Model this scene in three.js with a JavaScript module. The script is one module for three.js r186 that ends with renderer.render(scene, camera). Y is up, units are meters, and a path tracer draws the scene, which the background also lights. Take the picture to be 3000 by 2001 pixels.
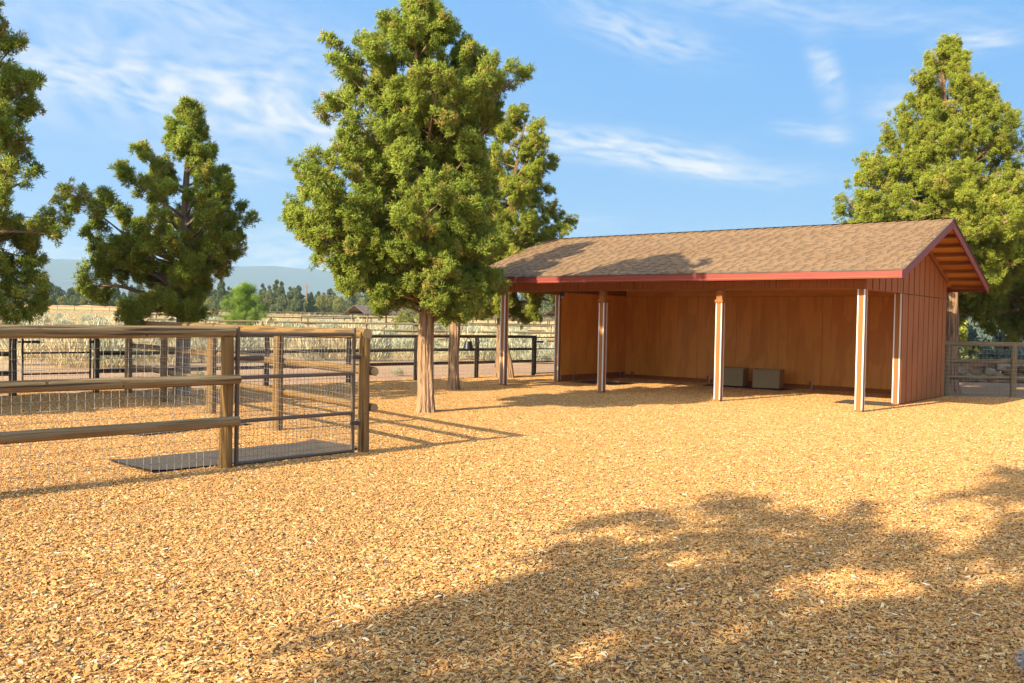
import * as THREE from 'three';
import { mergeGeometries, mergeVertices } from 'three/addons/utils/BufferGeometryUtils.js';
import { RoundedBoxGeometry } from 'three/addons/geometries/RoundedBoxGeometry.js';
import { ImprovedNoise } from 'three/addons/math/ImprovedNoise.js';

// ---------------------------------------------------------------- camera, sky, sun, exposure
const scene = new THREE.Scene();
const camera = new THREE.PerspectiveCamera(40.606, 1024 / 683, 0.1, 20000);
camera.position.set(0, 1.658, 0);
camera.rotation.order = 'YXZ';
camera.rotation.set(-0.02102, 0, 0.01929);
const EXPOSURE = 2.02;
const renderer = new THREE.WebGLRenderer();
renderer.toneMapping = THREE.LinearToneMapping;
renderer.toneMappingExposure = EXPOSURE;
renderer.shadowMap.enabled = true;
const SUN_EL = THREE.MathUtils.degToRad(28.3), SUN_H = [-0.72, 0.694];
const sun = new THREE.DirectionalLight(new THREE.Color().setRGB(1, 0.85, 0.6), 4.7);
sun.position.set(SUN_H[0] * Math.cos(SUN_EL) * 60, Math.sin(SUN_EL) * 60, SUN_H[1] * Math.cos(SUN_EL) * 60 - 15);
sun.target.position.set(0, 0, -15);
sun.castShadow = true;
sun.shadow.mapSize.set(4096, 4096);
Object.assign(sun.shadow.camera, { left: -40, right: 40, top: 40, bottom: -40, near: 1, far: 140 });
scene.add(sun, sun.target);

function mulberry(a) { return () => { a |= 0; a = (a + 0x6d2b79f5) | 0; let t = Math.imul(a ^ (a >>> 15), 1 | a); t = (t + Math.imul(t ^ (t >>> 7), 61 | t)) ^ t; return ((t ^ (t >>> 14)) >>> 0) / 4294967296; }; }
const imp = new ImprovedNoise();
const noise = (x, y = 0, z = 0) => imp.noise(x + 31.7, y + 11.3, z + 7.9);
function fbm(x, y, z = 0, oct = 4) { let s = 0, a = 0.5, f = 1; for (let i = 0; i < oct; i++) { s += a * noise(x * f, y * f, z * f + i * 5.1); a *= 0.5; f *= 2.03; } return s; }
const clamp = (v, a = 0, b = 1) => Math.min(b, Math.max(a, v)), lerp = (a, b, t) => a + (b - a) * t, smooth = (a, b, x) => { const t = clamp((x - a) / (b - a)); return t * t * (3 - 2 * t); };
const V = (x, y, z) => new THREE.Vector3(x, y, z);

{ // the sky: clear blue with thin cirrus streaks, as an equirectangular map
  const W = 4096, H = 2048, data = new Float32Array(W * H * 4), R = Math.PI / 180;
  // [azimuth, elevation, half length, half width, tilt (degrees), strength]
  const streaks = [[-23.5, 13.2, 15, 2.6, -4, 0.75], [-13, 11.8, 7, 1.5, -12, 0.5], [-20, 17.2, 14, 1.6, -8, 0.35], [-32, 20, 14, 2, -6, 0.3], [7, 10.5, 8.8, 0.9, -8.5, 0.85], [10, 9.6, 6, 0.5, -6, 0.5], [7.5, 17.3, 4.5, 1.1, -18, 0.55], [12, 19.5, 8, 1, -8, 0.3],
    [18.4, 14.6, 0.7, 2.1, 18, 0.6], [20, 17.5, 9, 0.8, -8, 0.25], [26.3, 15.6, 2, 0.6, 3, 0.65], [22, 12.8, 1.6, 1, 10, 0.4], [17, 11.6, 1.4, 0.35, -6, 0.55], [19, 11.2, 1, 0.45, 0, 0.5], [-17, 8.6, 4, 0.8, -4, 0.4], [3.5, 6.2, 3, 0.6, 0, 0.25], [20, 4, 9, 1.2, 2, 0.2],
    [-14.2, 3.6, 3.4, 1.2, 2, 1.0], [-27, 3.3, 3.6, 0.9, -3, 0.8], [-8, 3.2, 5, 0.6, 0, 0.4]];
  // smooth part, computed coarsely: clear gradient, sun aureole, thin cirrus all round
  const w0 = 512, h0 = 256, soft = new Float32Array(w0 * h0 * 3), white = [0.9, 0.95, 1.0];
  const angle = (c, n) => ((((c + 0.5) / n) * 360 - 180 + 90 + 540) % 360) - 180; // 0 looks along -z, + to the right
  for (let r = 0; r < h0; r++) {
    const el = ((r + 0.5) / h0 - 0.5) * 180, e = Math.max(el, 0), t1 = 1 - Math.exp(-e / 9), t2 = clamp(e / 80);
    for (let c = 0; c < w0; c++) {
      const a = angle(c, w0);
      let col = [lerp(0.4, 0.1, t1), lerp(0.69, 0.42, t1), lerp(0.94, 0.95, t1)];
      col = [lerp(col[0], 0.12, t2), lerp(col[1], 0.38, t2), lerp(col[2], 0.84, t2)];
      const ds = Math.acos(clamp(Math.sin(el * R) * Math.sin(SUN_EL) + Math.cos(el * R) * Math.cos(SUN_EL) * Math.cos((a + 133.9) * R), -1, 1)) / R;
      const m = Math.exp(-ds / 17) * 6.5 + Math.exp(-ds / 42) * 1.1; // the bright aureole round the low sun
      col = [col[0] + m * 1.0, col[1] + m * 0.84, col[2] + m * 0.6];
      const far = el > 0 ? smooth(34, 60, Math.abs(a)) + smooth(24, 40, e) : 0;
      const cl = far > 0 ? clamp(clamp(far) * 0.6 * clamp(fbm(Math.cos(a * R) * 4 + e * 0.02, Math.sin(a * R) * 4, e * 0.16, 4) * 2.2 - 0.1) * Math.exp(-e / 60)) : 0;
      for (let k = 0; k < 3; k++) soft[(r * w0 + c) * 3 + k] = lerp(col[k], white[k], cl);
    }
  }
  for (let r = 0; r < H; r++) {
    const el = ((r + 0.5) / H - 0.5) * 180, fy = clamp((r + 0.5) / H * h0 - 0.5, 0, h0 - 1.001), y0 = Math.floor(fy), ty = fy - y0;
    for (let c = 0; c < W; c++) {
      const a = angle(c, W), fx = (c + 0.5) / W * w0 - 0.5 + w0, x0 = Math.floor(fx) % w0, x1 = (x0 + 1) % w0, tx = fx - Math.floor(fx), i = (r * W + c) * 4;
      let cl = 0;
      if (el > 0 && el < 32 && Math.abs(a) < 48) {
        const w1 = fbm(a * 0.12, el * 0.3, 3, 3) * 2.2;
        for (const [sa, se, hl, hw, tilt, st] of streaks) {
          const dx = (a - sa) * Math.cos(el * R), dy = el - se;
          if (Math.abs(dx) > hl * 1.9 + 2 || Math.abs(dy) > hl + hw * 2.6 + 1) continue;
          const ct = Math.cos(tilt * R), sn = Math.sin(tilt * R), u = dx * ct + dy * sn, v = -dx * sn + dy * ct + w1 * 0.35 * Math.min(1, hw);
          const g = Math.exp(-Math.pow(Math.abs(u) / hl, 2.6)) * Math.exp(-(v * v) / (hw * hw));
          if (g < 0.004) continue;
          const k = Math.max(hw, 0.7), fil = 0.55 + 1.5 * fbm(u * 0.55 + sa + v * 0.35, v * 3.1 / k + w1 * 0.6, se, 5);
          cl += st * g * clamp(fil, 0, 1.25);
        }
        cl = clamp(cl * 1.15);
      }
      for (let k = 0; k < 3; k++) { const q = (yy, xx) => soft[(yy * w0 + xx) * 3 + k], v = lerp(lerp(q(y0, x0), q(y0, x1), tx), lerp(q(y0 + 1, x0), q(y0 + 1, x1), tx), ty); data[i + k] = lerp(v, white[k], cl) / EXPOSURE; }
      data[i + 3] = 1;
    }
  }
  const sky = new THREE.DataTexture(data, W, H, THREE.RGBAFormat, THREE.FloatType);
  sky.mapping = THREE.EquirectangularReflectionMapping; sky.magFilter = sky.minFilter = THREE.LinearFilter; sky.needsUpdate = true;
  scene.background = sky; scene.environment = sky;
}
scene.fog = new THREE.FogExp2(new THREE.Color().setRGB(0.58, 0.82, 1.0), 0.0002);

// ---------------------------------------------------------------- helpers
const used = {};
function numbered(n) { const k = used[n] = (used[n] ?? -1) + 1; return k ? `${n}_${String(k).padStart(3, '0')}` : n; }
function tag(o, label, category, group, kind) { if (label) o.userData.label = label; if (category) o.userData.category = category; if (group) o.userData.group = group; if (kind) o.userData.kind = kind; return o; }
function thing(name, label, category, [x, y, z] = [0, 0, 0], turn = 0, group) { const o = new THREE.Group(); o.name = numbered(name); scene.add(o); o.position.set(x, y, z); o.rotation.y = turn; return tag(o, label, category, group); }
function part(name, geo, m, parent, kind) { const o = new THREE.Mesh(geo, m); o.name = name; o.castShadow = o.receiveShadow = true; parent.add(o); if (kind) o.userData.kind = kind; return o; }
function copy(src, pos, turn, scale, label, group) { const r = src.clone(); r.name = numbered(src.userData.base ?? src.name.replace(/_\d{3}$/, '')); scene.add(r); r.position.set(...pos); r.rotation.y = turn; r.scale.setScalar(scale); r.userData = { ...src.userData }; if (label) r.userData.label = label; if (group) r.userData.group = group; return r; }
const merge = (list) => mergeGeometries(list.map((g) => (g.index ? g.toNonIndexed() : g)).map((g) => { if (!g.attributes.uv) g.setAttribute('uv', new THREE.BufferAttribute(new Float32Array(g.attributes.position.count * 2), 2)); return g; }), false);
function box(w, h, d, x = 0, y = 0, z = 0, along = 'y', bevel = 0.006) { // uv in metres, grain runs along the named axis
  const g = bevel ? new RoundedBoxGeometry(w, h, d, 1, Math.min(bevel, w / 3, h / 3, d / 3)) : new THREE.BoxGeometry(w, h, d);
  const ng = g.index ? g.toNonIndexed() : g, p = ng.attributes.position, n = ng.attributes.normal, uv = new Float32Array(p.count * 2), off = (x * 1.37 + y * 2.1 + z * 0.73) % 5;
  for (let i = 0; i < p.count; i += 3) {
    const ax = [0, 0, 0]; for (let k = 0; k < 3; k++) { ax[0] += Math.abs(n.getX(i + k)); ax[1] += Math.abs(n.getY(i + k)); ax[2] += Math.abs(n.getZ(i + k)); }
    const big = ax.indexOf(Math.max(...ax)), axes = [0, 1, 2].filter((k) => k !== big), la = { x: 0, y: 1, z: 2 }[along];
    const v = axes.includes(la) ? la : axes[1], u = axes.find((k) => k !== v);
    for (let k = 0; k < 3; k++) { const q = [p.getX(i + k), p.getY(i + k), p.getZ(i + k)]; uv[(i + k) * 2] = q[u] + off; uv[(i + k) * 2 + 1] = q[v] + off * 0.7; }
  }
  ng.setAttribute('uv', new THREE.BufferAttribute(uv, 2));
  ng.translate(x, y, z);
  return ng;
}
function tube(pts, radii, sides = 8, seed = 0, rough = 0, freq = 3, caps = true, lenSeg = 0) { // tapered tube through points; uv in metres
  let P = pts.map((p) => p.isVector3 ? p : V(...p)), Rr = radii.slice();
  if (lenSeg) { const c = new THREE.CatmullRomCurve3(P), n = lenSeg, q = [], rr = []; for (let i = 0; i <= n; i++) { const t = i / n; q.push(c.getPoint(t)); const f = t * (Rr.length - 1), k = Math.min(Rr.length - 2, Math.floor(f)); rr.push(lerp(Rr[k], Rr[k + 1], f - k)); } P = q; Rr = rr; }
  const n = P.length, pos = [], uv = [], idx = [];
  let side = null, L = 0;
  for (let i = 0; i < n; i++) {
    const t = (P[Math.min(n - 1, i + 1)].clone().sub(P[Math.max(0, i - 1)])).normalize();
    if (!side) side = Math.abs(t.y) > 0.9 ? V(1, 0, 0) : V(0, 1, 0);
    side = side.clone().addScaledVector(t, -side.dot(t)).normalize();
    const up = t.clone().cross(side);
    if (i) L += P[i].distanceTo(P[i - 1]);
    for (let k = 0; k <= sides; k++) {
      const a = (k / sides) * Math.PI * 2, ca = Math.cos(a), sa = Math.sin(a);
      let r = Rr[i];
      if (rough) r *= 1 + rough * (noise(ca * 1.3 + seed, sa * 1.3, L * freq * 0.4 + seed) * 1.2 + noise(ca * 3.4 + seed * 2, sa * 3.4, L * freq * 0.15 + seed) * 0.8 + (sides >= 40 ? noise(ca * 8 + seed, sa * 8, L * 1.1) * 0.5 : 0));
      const q = P[i].clone().addScaledVector(side, ca * r).addScaledVector(up, sa * r);
      pos.push(q.x, q.y, q.z); uv.push((k / sides) * Math.PI * 2 * Rr[0] + seed * 0.37, L + seed * 0.61);
    }
  }
  for (let i = 0; i < n - 1; i++) for (let k = 0; k < sides; k++) { const a = i * (sides + 1) + k, b = a + 1, c = a + sides + 1, d = c + 1; idx.push(a, b, c, b, d, c); }
  if (caps) for (const e of [0, n - 1]) { const base = pos.length / 3; pos.push(P[e].x, P[e].y, P[e].z); uv.push(0, L * (e ? 1 : 0)); for (let k = 0; k <= sides; k++) { const j = (e * (sides + 1) + k) * 3; pos.push(pos[j], pos[j + 1], pos[j + 2]); uv.push((k / sides) * 0.1, (e ? L : 0) + 0.04); } for (let k = 0; k < sides; k++) e ? idx.push(base, base + 1 + k, base + 2 + k) : idx.push(base, base + 2 + k, base + 1 + k); }
  const g = new THREE.BufferGeometry();
  g.setAttribute('position', new THREE.Float32BufferAttribute(pos, 3)); g.setAttribute('uv', new THREE.Float32BufferAttribute(uv, 2)); g.setIndex(idx);
  g.computeVertexNormals();
  // close the seam in the normals
  const N = g.attributes.normal;
  for (let i = 0; i < n; i++) { const a = i * (sides + 1), b = a + sides, v = V(N.getX(a) + N.getX(b), N.getY(a) + N.getY(b), N.getZ(a) + N.getZ(b)).normalize(); N.setXYZ(a, v.x, v.y, v.z); N.setXYZ(b, v.x, v.y, v.z); }
  return g;
}
function texture(w, h, fn, srgb = true) { // fn(u, v) in 0..1 -> [r, g, b] linear 0..1
  const data = new Uint8Array(w * h * 4), enc = (c) => { c = clamp(c); return srgb ? (c <= 0.0031308 ? 12.92 * c : 1.055 * Math.pow(c, 1 / 2.4) - 0.055) : c; };
  for (let j = 0; j < h; j++) for (let i = 0; i < w; i++) { const q = fn((i + 0.5) / w, (j + 0.5) / h), k = (j * w + i) * 4; data[k] = enc(q[0]) * 255; data[k + 1] = enc(q[1]) * 255; data[k + 2] = enc(q[2]) * 255; data[k + 3] = 255; }
  const t = new THREE.DataTexture(data, w, h); t.wrapS = t.wrapT = THREE.RepeatWrapping; t.magFilter = THREE.LinearFilter; t.minFilter = THREE.LinearFilter; if (srgb) t.colorSpace = THREE.SRGBColorSpace; t.needsUpdate = true; return t;
}
// seamless noise on a torus-like square: blend of shifted copies
function tn(u, v, fu, fv, seed, oct = 3) { const f = (a, b) => fbm(a * fu, b * fv, seed, oct), wu = smooth(0.8, 1, u), wv = smooth(0.8, 1, v); let r = f(u, v); if (wu > 0) r = lerp(r, f(u - 1, v), wu); if (wv > 0) { let q = f(u, v - 1); if (wu > 0) q = lerp(q, f(u - 1, v - 1), wu); r = lerp(r, q, wv); } return r; }
const mixc = (a, b, t) => [lerp(a[0], b[0], t), lerp(a[1], b[1], t), lerp(a[2], b[2], t)];
const std = (o) => new THREE.MeshStandardMaterial({ roughness: 0.9, ...o });
const rgb = (r, g, b) => new THREE.Color().setRGB(r, g, b);
function rep(t, x, y) { const c = t.clone(); c.repeat.set(x, y); c.needsUpdate = true; return c; }

// wood grain: v runs along the grain
const grainTex = (a, b, dark, seed, knots = 5) => {
  const rnd = mulberry(seed), K = Array.from({ length: knots }, () => [rnd(), rnd(), 0.012 + rnd() * 0.02]);
  return texture(256, 1024, (u, v) => {
    let warp = 0, kn = 0;
    for (const [ku, kv, kr] of K) { let du = Math.abs(u - ku); du = Math.min(du, 1 - du); let dv = Math.abs(v - kv); dv = Math.min(dv, 1 - dv); const d = Math.hypot(du, dv * 3.2); warp += 0.05 * Math.exp(-d / 0.05) * (u > ku ? 1 : -1); kn = Math.max(kn, smooth(kr, kr * 0.4, d)); }
    const s = tn(u, v, 6, 3, seed, 3), g = tn(clamp(u + warp + s * 0.05, 0, 1), v, 46, 1.7, seed + 9, 3), fine = tn(u, v, 90, 6, seed + 4, 2);
    const crack = smooth(0.12, 0.2, tn(u, v, 20, 1.0, seed + 21, 2));
    let c = mixc(a, b, clamp(0.5 + g * 1.5 + s * 0.8)); c = mixc(c, dark, clamp(fine * 0.9) * 0.55 + crack * 0.85);
    return mixc(c, dark, kn * 0.8);
  });
};
const logTan = grainTex([0.19, 0.11, 0.038], [0.34, 0.26, 0.135], [0.045, 0.025, 0.01], 11, 12), logDark = grainTex([0.06, 0.045, 0.025], [0.115, 0.085, 0.045], [0.022, 0.016, 0.01], 17), logGrey = grainTex([0.17, 0.125, 0.065], [0.27, 0.21, 0.115], [0.06, 0.042, 0.022], 23);
const M = {};
M.logTan = std({ map: rep(logTan, 1.3, 0.45), bumpMap: rep(logTan, 1.3, 0.45), bumpScale: 0.016, roughness: 0.85 });
M.logPost = std({ map: rep(grainTex([0.17, 0.09, 0.024], [0.29, 0.17, 0.052], [0.055, 0.028, 0.01], 29, 6), 2, 0.8), bumpMap: rep(logTan, 2, 0.8), bumpScale: 0.005, roughness: 0.85 });
M.logDark = std({ map: rep(logDark, 2, 0.8), bumpMap: rep(logDark, 2, 0.8), bumpScale: 0.004, roughness: 0.8 });
M.logGrey = std({ map: rep(logGrey, 2, 0.8), bumpMap: rep(logGrey, 2, 0.8), bumpScale: 0.004 });
M.endGrain = std({ map: texture(256, 256, (u, v) => { const d = Math.hypot(u - 0.47, v - 0.52) * 2, r = Math.sin((d + fbm(u * 3, v * 3, 2, 2) * 0.12) * 62) * 0.5 + 0.5, rad = smooth(0.35, 0.5, fbm(Math.atan2(v - 0.52, u - 0.47) * 5, d, 4, 2)); return mixc(mixc([0.38, 0.27, 0.14], [0.2, 0.13, 0.06], r), [0.06, 0.04, 0.02], rad * 0.7); }) });
M.pipe = std({ color: rgb(0.125, 0.09, 0.06), roughness: 0.5, metalness: 0.1 });
M.pipeDark = std({ color: rgb(0.05, 0.037, 0.03), roughness: 0.5 });
M.wire = std({ color: rgb(0.5, 0.48, 0.44), roughness: 0.4, metalness: 0.55 });
M.wireGate = std({ color: rgb(0.16, 0.12, 0.1), roughness: 0.5 });
M.zinc = std({ color: rgb(0.5, 0.5, 0.5), roughness: 0.4, metalness: 0.7 });
M.black = std({ color: rgb(0.012, 0.012, 0.013), roughness: 0.45 });
M.mat = std({ map: rep(texture(512, 512, (u, v) => { const n = tn(u, v, 8, 8, 3, 4), d = smooth(0.1, 0.4, tn(u, v, 24, 24, 8, 3)); return mixc(mixc([0.06, 0.048, 0.036], [0.1, 0.08, 0.06], clamp(0.5 + n)), [0.22, 0.15, 0.09], d * 0.5); }), 0.7, 0.7), roughness: 0.9 });

// ---------------------------------------------------------------- terrain
const ground = (x, z) => { const d = Math.hypot(x, z); return d < 40 ? 0 : 0.0105 * (d - 40) * smooth(40, 70, d) + smooth(600, 2500, d) * 0; };
const inDir = (p, q) => [q[0] - p[0], q[1] - p[1]];
const dLine = { p: [-8.4, -19.47], u: [0.705, -0.709] };              // the rear fence line
const behindD = (x, z) => -((x - dLine.p[0]) * 0.709 + (z - dLine.p[1]) * 0.705); // metres beyond it
{
  const az = [], rad = [];
  for (let i = 0; i <= 150; i++) az.push(-Math.PI + (i / 150) * Math.PI * 2);
  for (let i = 0; i <= 120; i++) rad.push(0.5 * Math.pow(9000 / 0.5, i / 120));
  const pos = [], col = [], uv = [], idx = [];
  for (const r of rad) for (const a of az) {
    const x = Math.sin(a) * r, z = -Math.cos(a) * r, b = behindD(x, z);
    pos.push(x, Math.min(ground(x, z), 14) - 0.012, z); uv.push(x, z);
    const n = fbm(x * 0.05, z * 0.05, 4, 4), n2 = fbm(x * 0.35, z * 0.35, 9, 3);
    let c = mixc([0.57, 0.35, 0.19], [0.48, 0.28, 0.145], clamp(0.5 + n2 * 1.6));
    c = mixc(c, mixc([0.54, 0.42, 0.23], [0.42, 0.32, 0.165], clamp(0.5 + n * 2)), smooth(8, 14, b + n2 * 9 + n * 6));
    col.push(...c);
  }
  const w = az.length;
  for (let i = 0; i < rad.length - 1; i++) for (let k = 0; k < w - 1; k++) { const a = i * w + k; idx.push(a, a + 1, a + w, a + 1, a + w + 1, a + w); }
  for (let k = 1; k < w - 2; k++) idx.push(0, k + 1, k);
  const g = new THREE.BufferGeometry();
  g.setAttribute('position', new THREE.Float32BufferAttribute(pos, 3)); g.setAttribute('uv', new THREE.Float32BufferAttribute(uv, 2)); g.setAttribute('color', new THREE.Float32BufferAttribute(col, 3)); g.setIndex(idx); g.computeVertexNormals();
  const dirt = texture(1024, 1024, (u, v) => { const n = 0.8 + tn(u, v, 40, 40, 5, 4) * 0.7 + smooth(0.25, 0.4, tn(u, v, 110, 110, 12, 2)) * 0.4; return [n, n * 0.99, n * 0.97]; });
  const o = part('ground', g, std({ vertexColors: true, map: rep(dirt, 0.25, 0.25), bumpMap: rep(dirt, 0.25, 0.25), bumpScale: 0.03, roughness: 1 }), scene, 'structure');
  tag(o, 'dusty pinkish dirt and dry open plain beyond the fences', 'ground');
}
const chipEdge = [[-16, -2], [15, -2], [15, -22.6], [10.4, -22.9], [6.5, -27.5], [2.4, -30.4], [-8.1, -20.2], [-10, -18.4], [-16, -12.5]];
const inside = (x, z, poly) => { let c = false; for (let i = 0, j = poly.length - 1; i < poly.length; j = i++) { const [xi, zi] = poly[i], [xj, zj] = poly[j]; if ((zi > z) !== (zj > z) && x < ((xj - xi) * (z - zi)) / (zj - zi) + xi) c = !c; } return c; };
{ // bed under the chips
  const s = new THREE.Shape(chipEdge.map(([x, z]) => new THREE.Vector2(x, -z))), g = new THREE.ShapeGeometry(s); g.rotateX(-Math.PI / 2); g.translate(0, -0.004, 0);
  const t = texture(512, 512, (u, v) => mixc([0.32, 0.175, 0.06], [0.54, 0.31, 0.1], clamp(0.5 + tn(u, v, 30, 30, 3, 4) * 1.8)));
  tag(part('chip_bed', g, std({ map: rep(t, 0.7, 0.7), bumpMap: rep(t, 0.7, 0.7), bumpScale: 0.02, roughness: 1 }), scene, 'structure'), 'brown bed of fine bark under the wood chips', 'ground');
}
{ // wood chips: square metre patches of loose chips, laid edge to edge
  const root = new THREE.Group(); root.name = 'wood_chips'; scene.add(root); tag(root, 'loose golden wood chips covering the yard and the pen', 'wood chips', null, 'stuff');
  const pal = [[0.62, 0.335, 0.098, 5.5], [0.69, 0.415, 0.142, 5.2], [0.53, 0.27, 0.08, 5], [0.78, 0.55, 0.25, 2.8], [0.42, 0.2, 0.06, 2], [0.3, 0.18, 0.09, 1], [0.46, 0.36, 0.23, 0.7], [0.82, 0.68, 0.45, 0.55], [0.12, 0.065, 0.034, 0.6], [0.65, 0.33, 0.115, 3]], tot = pal.reduce((s, p) => s + p[3], 0);
  const mats = std({ vertexColors: true, roughness: 0.85 });
  const rnd = mulberry(77), cells = [];
  for (let x = -15.5; x < 15; x++) for (let z = -30.5; z < -2; z++) if (inside(x, z, chipEdge) && Math.abs(x) < 0.6 * -z + 3.2) cells.push([x, z]);
  const geos = [];
  for (let v = 0; v < 4; v++) {
    const pos = [], col = [], idx = [], N = 5600, e = new THREE.Euler(), mt = new THREE.Matrix4(), q = new THREE.Vector3();
    for (let i = 0; i < N; i++) {
      let k = rnd() * tot, c = pal[0]; for (const p of pal) { k -= p[3]; if (k <= 0) { c = p; break; } }
      const big = rnd() < 0.1, l = (big ? 0.03 + rnd() * 0.03 : 0.011 + Math.pow(rnd(), 1.6) * 0.026), w = l * (0.16 + rnd() * 0.3), h = 0.0018 + rnd() * 0.004, tone = 0.8 + rnd() * 0.4;
      e.set((rnd() - 0.5) * 0.65, rnd() * Math.PI * 2, (rnd() - 0.5) * 0.65); mt.makeRotationFromEuler(e); mt.setPosition(rnd() - 0.5, rnd() * 0.02 - 0.002, rnd() - 0.5);
      const base = pos.length / 3, bend = (rnd() - 0.5) * l * 0.3, taper = [0.35 + rnd() * 0.65, 0.35 + rnd() * 0.65];
      for (const [sx, t] of [[-1, taper[0]], [0.1, 1], [1, taper[1]]]) for (const [sy, sz] of [[1, -1], [1, 1], [-1, 1], [-1, -1]]) { q.set(sx * l / 2, sy * h / 2 + (sx * sx) * bend * 0.5, sz * w * t / 2 + (rnd() - 0.5) * w * 0.15).applyMatrix4(mt); pos.push(q.x, q.y, q.z); col.push(c[0] * tone, c[1] * tone, c[2] * tone); }
      for (let r = 0; r < 2; r++) { const a = base + r * 4; idx.push(a, a + 1, a + 4, a + 1, a + 5, a + 4, a + 1, a + 2, a + 5, a + 2, a + 6, a + 5, a + 3, a, a + 7, a, a + 4, a + 7); }
      idx.push(base, base + 3, base + 1, base + 1, base + 3, base + 2, base + 8, base + 9, base + 11, base + 9, base + 10, base + 11);
    }
    const g = new THREE.BufferGeometry(); g.setAttribute('position', new THREE.Float32BufferAttribute(pos, 3)); g.setAttribute('color', new THREE.Float32BufferAttribute(col, 3)); g.setIndex(idx);
    const flat = g.toNonIndexed(); flat.computeVertexNormals(); geos.push(flat);
  }
  const lists = [[], [], [], []]; for (const c of cells) lists[Math.floor(rnd() * 4)].push(c);
  geos.forEach((g, v) => {
    const m = new THREE.InstancedMesh(g, mats, lists[v].length), o = new THREE.Object3D(); m.name = 'chip_patch'; m.userData.kind = 'stuff'; m.castShadow = m.receiveShadow = true;
    lists[v].forEach(([x, z], i) => { o.position.set(x, 0.002 + rnd() * 0.004, z); o.rotation.y = Math.floor(rnd() * 4) * Math.PI / 2; o.scale.set(1, 1, 1); o.updateMatrix(); m.setMatrixAt(i, o.matrix); });
    root.add(m);
  });
}
{ // the far mountain ridge under haze
  const pts = [], W = 160, Hn = 26, pos = [], idx = [];
  const prof = [[-60, 120], [-34, 196], [-29, 212], [-26, 224], [-22, 228], [-18, 224], [-14.5, 227], [-12, 218], [-9, 198], [-4, 160], [4, 100], [15, 55], [40, 40], [70, 60]];
  const hAt = (a) => { for (let i = 0; i < prof.length - 1; i++) if (a <= prof[i + 1][0]) { const t = smooth(0, 1, (a - prof[i][0]) / (prof[i + 1][0] - prof[i][0])); return lerp(prof[i][1], prof[i + 1][1], t); } return 50; };
  for (let j = 0; j <= Hn; j++) for (let i = 0; i <= W; i++) {
    const a = lerp(-60, 70, i / W), r = lerp(3400, 5200, j / Hn), t = j / Hn, s = Math.sin(a * Math.PI / 180), c = Math.cos(a * Math.PI / 180);
    const y = 4 + hAt(a) * 1.12 * smooth(0, 0.8, t) * (1 + 0.1 * fbm(a * 0.5, t * 5, 3, 4) * (1 - t * 0.6)) * (t > 0.85 ? 1 - (t - 0.85) : 1);
    pos.push(s * r, y + (j === Hn ? -60 : 0), -c * r);
  }
  for (let j = 0; j < Hn; j++) for (let i = 0; i < W; i++) { const a = j * (W + 1) + i; idx.push(a, a + 1, a + W + 1, a + 1, a + W + 2, a + W + 1); }
  const g = new THREE.BufferGeometry(); g.setAttribute('position', new THREE.Float32BufferAttribute(pos, 3)); g.setIndex(idx); g.computeVertexNormals();
  tag(part('mountain_ridge', g, std({ color: rgb(0.055, 0.08, 0.075), roughness: 1 }), scene, 'structure'), 'long low forested mountain ridge fading into blue haze', 'mountain');
}

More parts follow.
